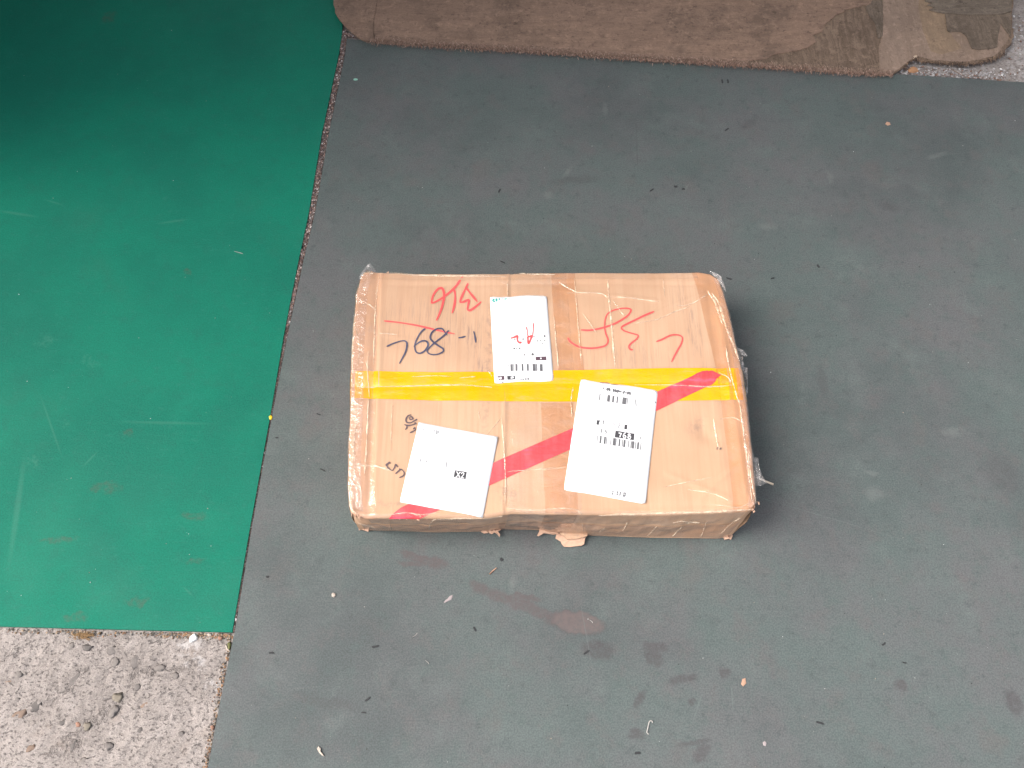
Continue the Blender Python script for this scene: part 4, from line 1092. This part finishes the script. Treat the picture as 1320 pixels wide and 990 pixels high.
# ------------------------------------------------------------------ plywood offcut along the top
def mat_ply(name, a, b, d, rot=0.0, grain=(3, 60), stain=0.6):
    t = NT(name)
    warp = t.vmath('ADD', t.P, t.vmath('MULTIPLY', t.vmath('SUBTRACT', t.noise(18, 4, 0.6, color=True), (0.5, 0.5, 0.5)), (0.02, 0.02, 0)))
    def streak(k, det, off):
        m = t.n.new('ShaderNodeMapping'); t.put(m.inputs[0], warp)
        m.inputs['Scale'].default_value = (grain[0] * k, grain[1] * k, 1); m.inputs['Location'].default_value = (off, off, 0); m.inputs['Rotation'].default_value = (0, 0, rot)
        return t.noise(1.0, det, 0.72, m.outputs[0])
    g, g2, g3 = streak(1, 6, 0), streak(3.5, 5, 3), streak(9, 4, 8)
    c = t.mix(t.ramp(g, 0.36, 0.64), a, b)
    c = t.mix(t.ramp(g2, 0.50, 0.70, 0, 0.55), c, d)
    c = t.mix(t.ramp(g3, 0.52, 0.70, 0, 0.45), c, tuple(min(1, x * 1.45) for x in a[:3]) + (1,))
    c = t.mix(t.ramp(t.noise(8, 7, 0.75), 0.47, 0.66, 0, stain), c, d)
    c = t.mix(t.ramp(t.noise(34, 6, 0.75, t.scaled((1, 1.6, 1))), 0.60, 0.70, 0, stain), c, tuple(x * 0.45 for x in d[:3]) + (1,))
    c = t.mix(t.ramp(t.noise(24, 5, 0.75, t.scaled((1, 1, 1), 0, (6, 2, 0))), 0.56, 0.72, 0, 0.5), c, tuple(min(1, x * 1.3) for x in a[:3]) + (1,))
    c = t.mix(t.ramp(t.noise(380, 3, 0.6), 0.5, 0.7, 0, 0.4), c, d)
    c = t.mix(t.ramp(t.noise(75, 6, 0.8), 0.52, 0.66, 0, 0.45), c, tuple(min(1, x * 1.5) for x in a[:3]) + (1,))
    c = t.mix(t.ramp(t.noise(130, 5, 0.8, t.scaled((1, 1, 1), 0, (9, 5, 0))), 0.54, 0.66, 0, 0.55), c, tuple(x * 0.6 for x in d[:3]) + (1,))
    return t.finish(c, 0.88, 0.2, t.bump(t.math('ADD', t.math('ADD', g2, g3), t.noise(260, 3)), 0.7, 0.0012))
M['ply_face'] = mat_ply('weathered_plywood_face', (0.250, 0.165, 0.122, 1), (0.205, 0.134, 0.098, 1), (0.105, 0.074, 0.057, 1), 0.0, (9, 70), 0.62)
M['ply_core'] = mat_ply('bare_plywood_core', (0.205, 0.145, 0.107, 1), (0.135, 0.094, 0.068, 1), (0.07, 0.050, 0.038, 1), 0.0, (170, 7), 0.5)
M['ply_light'] = mat_ply('fresh_plywood_core', (0.245, 0.177, 0.138, 1), (0.205, 0.146, 0.11, 1), (0.145, 0.105, 0.083, 1), 0.0, (30, 4), 0.45)
M['ply_tan'] = mat_ply('tan_plywood_layer', (0.235, 0.165, 0.112, 1), (0.205, 0.145, 0.10, 1), (0.16, 0.112, 0.08, 1), 0.0, (30, 4), 0.4)
M['ply_grey'] = mat_ply('grey_split_veneer', (0.170, 0.136, 0.108, 1), (0.125, 0.099, 0.078, 1), (0.07, 0.056, 0.045, 1), 0.0, (5, 90))
M['ply_grey_up'] = mat_ply('grey_split_layer', (0.165, 0.125, 0.096, 1), (0.115, 0.088, 0.067, 1), (0.06, 0.047, 0.037, 1), 0.0, (90, 5))
ply_o = (*G(860, 10), 0.0006)
ply = empty('plywood_board', ply_o)
ORIG[ply.name] = ply_o
tag(ply, 'weathered brown plywood board with a splintered corner at the top edge', 'board')
def pz(pts, z): return [G(px, py, z) for px, py in pts]
BOT = [(431, 8), (433, 17), (441, 28), (446, 33), (455, 42), (462, 48), (468, 51), (482, 53), (520, 56), (598, 61), (700, 67), (830, 76), (960, 84), (1060, 91), (1120, 95), (1150, 96)]
RIGHT = [(1163, 88), (1170, 80), (1181, 72), (1184, 76), (1200, 79), (1215, 80.5), (1240, 82), (1262, 80), (1280, 76), (1296, 68), (1304, 55), (1306, 42), (1304, 20), (1306, 0), (1320, -60)]
TOPZ = [(1330, -190), (428, -190), (428, -50)]
def jag(pts, a, step=5):
    out = []
    for p, q in zip(pts[:-1], pts[1:]):
        p, q = np.array(p, float), np.array(q, float)
        n = max(1, int(np.linalg.norm(q - p) / step))
        for k in range(n):
            out.append(tuple(p + (q - p) * k / n + (rng.normal(0, a, 2) if k else 0)))
    out.append(tuple(pts[-1])); return out
z1 = 0.0046
outline = jag(BOT, 0.7, 3.5) + jag(RIGHT, 1.0, 3.5) + TOPZ
slab('core_layer', pz(outline, z1), 0.0008, z1, M['ply_core'], ply, bevel=0)
# a lower layer laid bare at the right, lighter where the face has come away
slab('bare_layer', pz(jag([(1134, 94), (1150, 95), (1160, 88), (1170, 79), (1181, 71), (1200, 77), (1240, 79.5), (1262, 77), (1285, 70), (1300, 50), (1300, -40), (1135, -40), (1139, 20), (1137, 46), (1133, 60)], 0.5, 6), z1 + 0.0008), z1 - 0.0005, z1 + 0.0008, M['ply_light'], ply, bevel=0)
slab('bare_layer', pz(jag([(1186, -40), (1225, -40), (1222, 40), (1240, 62), (1215, 70), (1200, 66), (1190, 40), (1184, 10)], 0.4, 6), z1 + 0.0011), z1, z1 + 0.0011, M['ply_tan'], ply, bevel=0)
# face veneers
face = [(485, 50), (520, 53), (598, 58), (700, 64), (830, 72.5), (900, 76), (960, 78), (985, 76), (1000, 70), (1020, 66), (1040, 62), (1052, 54), (1048, 46), (1060, 40), (1065, 30), (1080, 18), (1100, 10), (1122, 5), (1140, -40), (488, -190), (487, 0), (481, 25), (481, 40)]
slab('face_veneer', pz(jag(face[:18], 0.7, 4) + face[18:], z1 + 0.0012), z1 - 0.0003, z1 + 0.0012, M['ply_face'], ply, bevel=0.0002)
slab('face_veneer', pz(jag([(430, 0), (432, 16), (441, 29), (455, 43), (467, 50.5), (482, 52.5), (481, 38), (482, 25), (486, 3), (488, -190), (430, -190)], 0.4, 5), z1 + 0.0022), z1 - 0.0003, z1 + 0.0022, M['ply_face'], ply, bevel=0.0003)
slab('face_veneer', pz(jag([(1106, -40), (1137, -40), (1138, 20), (1138, 46), (1132, 50), (1128, 30), (1117, 14)], 0.4, 5), z1 + 0.0010), z1 - 0.0003, z1 + 0.0010, M['ply_grey_up'], ply, bevel=0)
slab('split_veneer', pz([(1193, 1), (1203, 4), (1196, 6), (1205, 9), (1198, 12), (1208, 15), (1218, 16.5), (1250, 19), (1290, 18), (1304, 14), (1306, -60), (1188, -60)], z1 + 0.0034), z1 + 0.0002, z1 + 0.0034, M['ply_grey'], ply, bevel=0.0002)
slab('split_veneer', pz(jag([(1218, 17), (1222, 40), (1232, 40.5), (1240, 41), (1246, 46), (1253, 62), (1262, 64), (1275, 63), (1286, 60), (1287, 45), (1291, 30), (1303, 48), (1304, 17)], 0.5, 4), z1 + 0.0024), z1 + 0.0002, z1 + 0.0024, M['ply_grey_up'], ply, bevel=0.0002)
# splinters and fibre fluff along the broken lower edges (uncountable)
def fluff(name, line, n, length, mats_cols, z0, spread, parent, seed):
    r = np.random.default_rng(seed)
    f = poly_interp(line)
    V, F, Cc = [], [], []
    for _ in range(n):
        p = f(r.uniform(0, 1)) + r.normal(0, spread, 2)
        x, y = G(p[0], p[1], z0)
        a = r.normal(-math.pi / 2, 0.7); L = length * r.uniform(0.3, 1.2); w = r.uniform(0.0003, 0.0009)
        dx, dy = math.cos(a), math.sin(a)
        b = len(V); zz = z0 + r.uniform(-0.001, 0.002)
        V += [(x - dy * w, y + dx * w, zz), (x + dy * w, y - dx * w, zz), (x + dx * L, y + dy * L, zz - r.uniform(0, 0.003)), (x, y, zz + w)]
        F += [(b, b + 1, b + 2), (b, b + 2, b + 3), (b + 1, b + 3, b + 2)]
        c = mats_cols[r.integers(len(mats_cols))]; k = r.uniform(0.7, 1.3)
        Cc += [(c[0] * k, c[1] * k, c[2] * k, 1)] * 4
    o = child(name, V, F, M['tinted'], parent, smooth=False, colors=Cc)
    o['kind'] = 'stuff'
fluff('splinters', BOT[6:], 2600, 0.0055, [(0.30, 0.19, 0.145), (0.24, 0.155, 0.12), (0.36, 0.25, 0.20), (0.16, 0.10, 0.08), (0.28, 0.16, 0.12)], z1 + 0.0008, 1.8, ply, 11)
fluff('splinters', [(p[0], p[1] - 4.5) for p in BOT[7:]], 1500, 0.009, [(0.30, 0.205, 0.16), (0.27, 0.18, 0.14), (0.33, 0.235, 0.185), (0.22, 0.15, 0.115)], z1 + 0.0014, 1.3, ply, 13)
fluff('splinters', RIGHT[:10], 500, 0.007, [(0.05, 0.035, 0.03), (0.12, 0.08, 0.06), (0.24, 0.16, 0.11)], z1 - 0.001, 1.2, ply, 12)

# ------------------------------------------------------------------ grit, crumbs and litter
def crumbs(name, spots, cols, seed, rough=0.35, flat=0.55):
    """spots: x, y, z, size -- little broken lumps joined into one uncountable mass"""
    r = np.random.default_rng(seed)
    bm = bmesh.new(); bmesh.ops.create_icosphere(bm, subdivisions=1, radius=1.0)
    bv = np.array([v.co for v in bm.verts]); bm.verts.index_update(); bf = np.array([[v.index for v in f.verts] for f in bm.faces]); bm.free()
    V, F, Cc = [], [], []
    for i, (x, y, z, s) in enumerate(spots):
        k = bv * (1 + rough * r.uniform(-1, 1, (len(bv), 1))) * np.array([s * r.uniform(.7, 1.4), s * r.uniform(.6, 1.1), s * flat])
        a = r.uniform(0, 2 * np.pi); ca, sa = math.cos(a), math.sin(a)
        k = np.stack([k[:, 0] * ca - k[:, 1] * sa + x, k[:, 0] * sa + k[:, 1] * ca + y, k[:, 2] + z], -1)
        V.append(k); F.append(bf + i * len(bv))
        c = cols[r.integers(len(cols))]; q = r.uniform(0.7, 1.3)
        Cc.append(np.tile((c[0] * q, c[1] * q, c[2] * q, 1), (len(bv), 1)))
    o = mesh_obj(name, np.concatenate(V), np.concatenate(F).tolist(), M['tinted'], smooth=False, colors=np.concatenate(Cc))
    return tag(o, kind='stuff')
ge, gy = np.array(GREEN_EDGE), np.array(GREY_EDGE)
sp = []
for _ in range(7000):
    py = 40 + 775 * random.random() ** 1.25
    xa = np.interp(py, ge[:, 1], ge[:, 0]); xb = np.interp(py, gy[:, 1], gy[:, 0])
    px = xa + (xb - xa) * random.random()
    x, y = G(px, py, -0.004)
    sp.append((x, y, random.uniform(-0.0046, -0.0012), random.uniform(0.0006, 0.0017) * (1.0 if py < 420 else 0.7)))
for _ in range(700):      # heap of grit where the mats and the board meet
    t = random.random(); px = 440 + 30 * t + random.gauss(0, 2); py = 41 + 9 * t + abs(random.gauss(0, 2)) * (1 - t)
    x, y = G(px, py, -0.003); sp.append((x, y, random.uniform(-0.005, -0.0015), random.uniform(0.0006, 0.0016)))
crumbs('grit', sp, [(0.24, 0.15, 0.125), (0.18, 0.115, 0.10), (0.16, 0.13, 0.125), (0.30, 0.21, 0.17), (0.40, 0.33, 0.31), (0.11, 0.075, 0.07), (0.22, 0.175, 0.17)] * 3 + [(0.6, 0.57, 0.56)], 5)['label'] = 'reddish brown grit packed in the gap between the two mats'
sp = []
for _ in range(900):      # dirt swept against the mat edge on the concrete
    px = random.choice([random.gauss(102, 9), random.gauss(245, 22), random.uniform(0, 298), random.gauss(285, 9)])
    py = np.interp(px, [0, 300], [810, 816.5]) + abs(random.gauss(0, 3)) + 1
    if px > 298: continue
    x, y = G(px, py, -0.005); sp.append((x, y, -0.0052, random.uniform(0.0005, 0.0016)))
for _ in range(260):
    t = random.random(); py = 818 + 172 * t; px = np.interp(py, gy[:, 1], gy[:, 0]) - abs(random.gauss(0, 3)) - 1
    x, y = G(px, py, -0.005); sp.append((x, y, -0.0052, random.uniform(0.0005, 0.0014)))
crumbs('crumbs', sp, [(0.28, 0.16, 0.085), (0.20, 0.11, 0.07), (0.10, 0.085, 0.07), (0.32, 0.24, 0.17), (0.24, 0.22, 0.20), (0.07, 0.06, 0.05)], 6)['label'] = 'brown crumbs of dirt swept along the mat edge on the concrete'
sp = []
for _ in range(800):      # crumbled cement on the floor by the splintered board
    px = random.uniform(1150, 1322); py = np.interp(px, [1150, 1320], [95, 105]) - abs(random.gauss(0, 7))
    if px > 1296: py = random.uniform(20, 104)
    x, y = G(px, py, -0.004); sp.append((x, y, random.uniform(-0.0055, -0.003), random.uniform(0.0006, 0.0022)))
crumbs('cement_crumbs', sp, [(0.42, 0.40, 0.40), (0.34, 0.32, 0.32), (0.5, 0.48, 0.48), (0.25, 0.22, 0.21), (0.22, 0.13, 0.10)], 8)['label'] = 'pale crumbled cement beside the splintered corner of the plywood'

def inside_grey(px, py): return px > np.interp(py, gy[:, 1], gy[:, 0]) + 3 and py > np.interp(px, [446, 1320], [54, 108]) + 3
def inside_green(px, py): return py < 812 and px < np.interp(py, ge[:, 1], ge[:, 0]) - 4
def boxed(px, py): return 440 < px < 985 and 335 < py < 710
pale, dark = [], []
for _ in range(2600):
    px, py = random.uniform(-40, 1360), random.uniform(-20, 1010)
    if boxed(px, py) or (px > 428 and py < 105): continue
    if not (inside_grey(px, py) or inside_green(px, py)): continue
    x, y = G(px, py)
    k = random.random()
    s = 0.00022 + 0.00060 * random.random() ** 3
    if k < 0.20: pale.append((x, y, s * 0.3, s))
    elif k < 0.42 and px > 430: dark.append((x, y, s * 0.3, s))
crumbs('pale_specks', pale, [(0.34, 0.34, 0.33), (0.5, 0.5, 0.49), (0.28, 0.27, 0.25), (0.30, 0.24, 0.20)], 9)['label'] = 'tiny pale specks of dust scattered over both mats'
crumbs('dark_specks', dark, [(0.02, 0.02, 0.022), (0.035, 0.03, 0.03)], 10)['label'] = 'tiny black specks scattered over the grey-green mat'

# slivers of black rubber lying about the grey-green mat
M['black_chip'] = plain('black_rubber_chip', (0.030, 0.031, 0.033, 1), 0.7, 0.3)
def chip(px, py, L, w, deg, h=0.0009, name='rubber_chip', m='black_chip'):
    c = np.array(G(px, py)); t = math.radians(deg)
    u = np.array(G(px + L / 2 * math.cos(t), py + L / 2 * math.sin(t))) - c
    n = np.array([-u[1], u[0]]) / np.linalg.norm(u) * (w / 2 * 0.0011)
    prof = [(-1, 0.45), (-0.6, 1), (0, 0.85), (0.55, 1.05), (1, 0.35)]
    bend = random.uniform(-0.5, 0.5)
    V, F = [], []
    for s, k in prof:
        o = n * bend * (1 - s * s) * 1.2
        for q, z in ((-1, 0.0002), (-0.7, h), (0.7, h * 0.9), (1, 0.0002)):
            p = u * s + n * q * k + o
            V.append((p[0], p[1], z))
    for i in range(4):
        for j in range(3):
            a = i * 4 + j; F.append((a, a + 4, a + 5, a + 1))
        F.append((i * 4 + 3, i * 4 + 7, i * 4 + 4, i * 4))
    F += [(0, 1, 2, 3), (19, 18, 17, 16)]
    return mesh_obj(name, np.array(V) + np.array([c[0], c[1], 0]), F, M[m], origin=(c[0], c[1], 0), smooth=False)
CH = [(484, 833, 10, 2.6, -10, 'black rubber sliver lying alone on the lower left of the grey-green mat'),
      (612, 811, 7, 2.4, 62, 'black rubber sliver just below the left of the long rusty stain'),
      (756, 841, 9, 2.2, -35, 'thin black sliver below the oval end of the rusty stain'),
      (474, 901, 9, 2.4, -38, 'slanting black sliver at the lower left, above a shorter one'),
      (469, 919, 7, 1.6, 4, 'short thin black sliver below a slanting one at lower left'),
      (647, 721, 5, 4, 40, 'black rubber crumb below the torn front of the box'),
      (822, 971, 8, 2.8, -5, 'black chip near the bottom edge below the bent wire'),
      (1057, 932, 11, 2.4, 16, 'longish dark sliver lying far from the box at lower right'),
      (1139, 830, 6, 2.2, -40, 'small dark sliver on the lower right of the mat'),
      (1166, 854, 6, 1.6, 10, 'faint dark sliver just right of the lower right sliver'),
      (940, 359, 8, 2.2, 15, 'black sliver beside the far right corner of the box'),
      (996, 359, 5, 2.2, -15, 'smaller black chip to the right of the far corner sliver'),
      (1055, 343, 5, 3.4, 50, 'black chip on the mat behind the right end of the box'),
      (931, 105, 5, 3, 80, 'left one of two black marks near the plywood edge'),
      (938, 105, 5, 3, 80, 'right one of two black marks near the plywood edge'),
      (644, 246, 5, 2.8, -65, 'black chip on the mat behind the left label of the box'),
      (871, 240, 4.5, 4, 0, 'rounder of two close black crumbs behind the box'),
      (881, 244, 4, 3.4, 0, 'smaller of two close black crumbs behind the box'),
      (840, 245, 6, 2.4, -35, 'small dark sliver left of the two close black crumbs'),
      (648, 338, 7, 1.5, 25, 'thin dark sliver just behind the far edge of the box'),
      (345, 743, 4, 3, 0, 'dark crumb near the lower end of the gap between mats'),
      (411, 534, 6, 1.6, 20, 'thin dark sliver on the grey-green mat left of the yellow tape'),
      (416, 606, 8, 1.8, 25, 'thin dark sliver on the grey-green mat left of the lower box corner'),
      (357, 564, 4, 2, 0, 'dark crumb beside the narrow part of the gap'),
      (350, 842, 7, 2.2, 2, 'small dark sliver at the lower left near the bare concrete'),
      (937, 167, 6, 2.4, -35, 'dark sliver behind the box near the plywood')]
for px, py, L, w, d, lab in CH:
    tag(chip(px, py, L, w, d), lab, 'rubber sliver', 'black rubber slivers on the grey-green mat')

def flat_bit(name, pts, m, label, cat, h=0.0015, z=0.0):
    P = np.array([G(px, py, z) for px, py in pts]); c = P.mean(0); n = len(P)
    V = [(x, y, z + 0.0002) for x, y in P] + [(c[0] + (x - c[0]) * 0.82, c[1] + (y - c[1]) * 0.82, z + h * random.uniform(.75, 1.1)) for x, y in P] + [(c[0], c[1], z + h * 1.15)]
    F = [(i, (i + 1) % n, n + (i + 1) % n, n + i) for i in range(n)] + [(n + i, n + (i + 1) % n, 2 * n) for i in range(n)] + [tuple(range(n))[::-1]]
    return tag(mesh_obj(name, V, F, m, origin=(c[0], c[1], z), smooth=False), label, cat)
M['white_bit'] = plain('white_plastic', (0.80, 0.80, 0.79, 1), 0.5, 0.4, 0.06)
M['pink_bit'] = plain('pale_paper', (0.30, 0.255, 0.255, 1), 0.8, 0.2, 0.15)
M['bone_bit'] = plain('cream_pebble', (0.40, 0.34, 0.29, 1), 0.7, 0.3, 0.15)
M['orange_bit'] = plain('orange_wood', (0.38, 0.23, 0.16, 1), 0.7, 0.3, 0.2)
M['yellow_bit'] = plain('yellow_plastic', (0.70, 0.50, 0.02, 1), 0.5, 0.4, 0.1)
M['stick'] = plain('pale_wood', (0.72, 0.62, 0.50, 1), 0.7, 0.3, 0.1)
M['wire'] = plain('pale_wire', (0.34, 0.32, 0.30, 1), 0.45, 0.5, 0.15)
M['leaf'] = plain('dry_leaf', (0.12, 0.12, 0.045, 1), 0.8, 0.3, 0.3)
M['straw'] = plain('dry_straw', (0.19, 0.115, 0.055, 1), 0.8, 0.3, 0.3)
ow = (160, 800, 5.211)
flat_bit('paint_chip', crop(*ow, [(438, 128), (446, 105), (462, 92), (478, 84), (484, 96), (496, 112), (490, 128), (470, 138), (452, 148), (440, 144)]), M['white_bit'], 'chunky white chip on the concrete below the green mat', 'chip', 0.003, -0.005)
flat_bit('pebble', crop(*ow, [(556, 92), (572, 86), (592, 92), (590, 104), (568, 108)]), M['bone_bit'], 'small beige pebble on the concrete right of the white chip', 'pebble', 0.003, -0.005)
flat_bit('pebble', crop(*ow, [(628, 112), (645, 104), (662, 112), (660, 128), (640, 136)]), M['stone_red'], 'reddish pebble on the concrete near the green mat corner', 'pebble', 0.003, -0.005)
flat_bit('leaf_scrap', crop(*ow, [(694, 150), (712, 142), (722, 160), (714, 192), (704, 200)]), M['leaf'], 'olive leaf scrap wedged between concrete and grey-green mat', 'leaf', 0.003, -0.004)
flat_bit('leaf_scrap', crop(*ow, [(678, 150), (690, 168), (704, 196), (714, 208), (696, 204), (684, 184)]), M['bone_bit'], 'pale curled scrap beside the olive leaf at the mat edge', 'leaf', 0.002, -0.004)
flat_bit('pebble', crop(*ow, [(582, 708), (600, 700), (610, 716), (600, 738), (586, 730)]), M['stone_red'], 'orange brick crumb at the concrete edge of the grey-green mat', 'pebble', 0.003, -0.005)
flat_bit('paper_scrap', crop(440, 700, 6, [(792, 458), (806, 440), (822, 430), (836, 410), (860, 402), (862, 418), (850, 440), (830, 448), (812, 456), (800, 464)]), M['pink_bit'], 'pale pinkish paper scrap left of the long rusty stain', 'scrap', 0.0008)
flat_bit('pebble', crop(300, 700, 3.411, [(434, 224), (440, 218), (452, 222), (454, 232), (446, 240), (436, 236)]), M['bone_bit'], 'cream pebble on the grey-green mat below the box corner', 'pebble', 0.0022)
flat_bit('paper_scrap', crop(300, 700, 3.411, [(370, 905), (378, 892), (388, 900), (386, 916), (396, 924), (404, 938), (392, 934), (380, 922)]), M['bone_bit'], 'crumpled cream scrap near the bottom edge left of centre', 'scrap', 0.0022)
flat_bit('plastic_bit', [(346.5, 537), (349, 535), (351.5, 537.5), (350, 541), (347.5, 541)], M['yellow_bit'], 'tiny yellow bit at the edge of the gap between mats', 'scrap', 0.0015, 0.0002)
flat_bit('paint_fleck', crop(420, 0, 6.6, [(234, 672), (250, 666), (270, 670), (272, 682), (252, 686), (238, 684)]), plain('mint_fleck', (0.22, 0.42, 0.34, 1), 0.6, 0.3), 'mint green fleck on the grey-green mat near the plywood', 'fleck', 0.0006)
flat_bit('brick_chip', crop(1120, 0, 6.6, [(330, 600), (345, 578), (375, 572), (405, 585), (425, 612), (380, 622), (345, 618)]), plain('orange_brick', (0.33, 0.18, 0.10, 1), 0.8, 0.2), 'orange brick chip beside the broken plywood corner', 'chip', 0.003, -0.003)
flat_bit('wood_chip', crop(1120, 0, 6.6, [(355, 490), (385, 468), (415, 472), (410, 490), (375, 505)]), plain('cream_wood', (0.42, 0.32, 0.24, 1), 0.8, 0.2), 'cream wood chip at the broken plywood notch', 'chip', 0.002, 0.0035)
flat_bit('wood_chip', [(1021, 863), (957, 0)][:0] or [(955, 882), (957, 875), (961, 874), (962, 881), (958, 885)], M['orange_bit'], 'small orange chip on the grey-green mat at lower right', 'chip', 0.001)
flat_bit('wood_chip', [(1141, 160), (1143, 157), (1147, 158), (1148, 161), (1144, 162)], M['orange_bit'], 'small orange chip on the mat far behind the box', 'chip', 0.001)
flat_bit('paint_fleck', [(983, 957), (986, 955), (988, 958), (987, 962), (984, 961)], M['pink_bit'], 'pale oval fleck near the bottom edge right of the bent wire', 'fleck', 0.0008)

def rod(name, pts, r, m, label, cat, z=None, sides=7, taper=1.0, group=None):
    """a thin round thing lying along world points"""
    C = np.array([(*G(px, py, zz), zz) for px, py, zz in pts]); n = len(C)
    T = np.gradient(C, axis=0); T /= np.linalg.norm(T, axis=1, keepdims=True)
    V = []
    for i in range(n):
        a = np.cross(T[i], (0, 0, 1.0)); a /= np.linalg.norm(a); b = np.cross(a, T[i])
        rr = r * (1 - (1 - taper) * i / (n - 1))
        for k in range(sides):
            q = 2 * math.pi * k / sides
            V.append(C[i] + rr * (math.cos(q) * a + math.sin(q) * b))
    F = [(i * sides + k, i * sides + (k + 1) % sides, (i + 1) * sides + (k + 1) % sides, (i + 1) * sides + k) for i in range(n - 1) for k in range(sides)]
    F += [tuple(range(sides)), tuple((n - 1) * sides + k for k in range(sides))[::-1]]
    c = C.mean(0)
    return tag(mesh_obj(name, V, F, m, origin=tuple(c), smooth=True), label, cat, group)
rod('wooden_stick', [(979, 617, 0.0016), (987, 620.5, 0.0016), (997, 624.5, 0.0016)], 0.0014, M['stick'], 'short pale wooden stick on the mat beside the right end of the box', 'stick')
rod('wood_splinter', [(631, 740, 0.0012), (635, 736, 0.0014), (640, 732, 0.0012)], 0.0010, M['orange_bit'], 'orange wood splinter on the mat below the torn box front', 'splinter', taper=0.6)
wp = crop(780, 800, 2.444, [(150, 322), (147, 316), (140, 318), (137, 328), (134, 342), (132, 352), (137, 358)])
rod('bent_wire', [(p[0], p[1], 0.0010) for p in catmull(wp, 5)], 0.0007, M['wire'], 'hook-shaped pale bent wire near the bottom edge of the mat', 'wire')
rod('rusty_wire', [(1224, 88, 0.0006), (1235, 94, 0.0010), (1246, 100, 0.0012)], 0.0006, M['stone_brown'], 'thin brown twig across the cement crumbs by the plywood corner', 'twig')
for i, (p, q) in enumerate([((548, 851), (553, 856)), ((531, 822), (538, 816)), ((302, 324), (313, 327)), ((760, 799), (764, 803))]):
    rod('straw', [(p[0], p[1], 0.0005), ((p[0] + q[0]) / 2 + 1, (p[1] + q[1]) / 2, 0.0007), (q[0], q[1], 0.0005)], 0.0004, M['wire'],
        ['pale fibre near the lower left of the grey-green mat', 'pale fibre above another on the lower left of the mat', 'pale straw on the green mat left of the gap', 'pale fibre lying on the oval rusty stain'][i], 'fibre')
V, F = [], []
for i in range(60):       # a tuft of straw caught under the green mat edge
    px = random.gauss(103, 8); py = 817 + abs(random.gauss(0, 3)); a = random.uniform(-0.7, 0.7); L = random.uniform(2.5, 7)
    p = np.array(G3(px, py, random.uniform(-0.0045, -0.003))); q = np.array(G3(px + L * math.cos(a), py + L * math.sin(a), random.uniform(-0.0045, -0.0025)))
    d = (q - p) / np.linalg.norm(q - p); n = np.array([-d[1], d[0], 0]) * 0.0006; b = len(V)
    V += [p - n, p + n, q + n, q - n, (p + q) / 2 + (0, 0, 0.0008)]
    F += [(b, b + 1, b + 4), (b + 1, b + 2, b + 4), (b + 2, b + 3, b + 4), (b + 3, b, b + 4)]
tag(mesh_obj('straw_tuft', V, F, M['straw'], smooth=False), 'brown tuft of straw under the green mat edge on the concrete', kind='stuff')
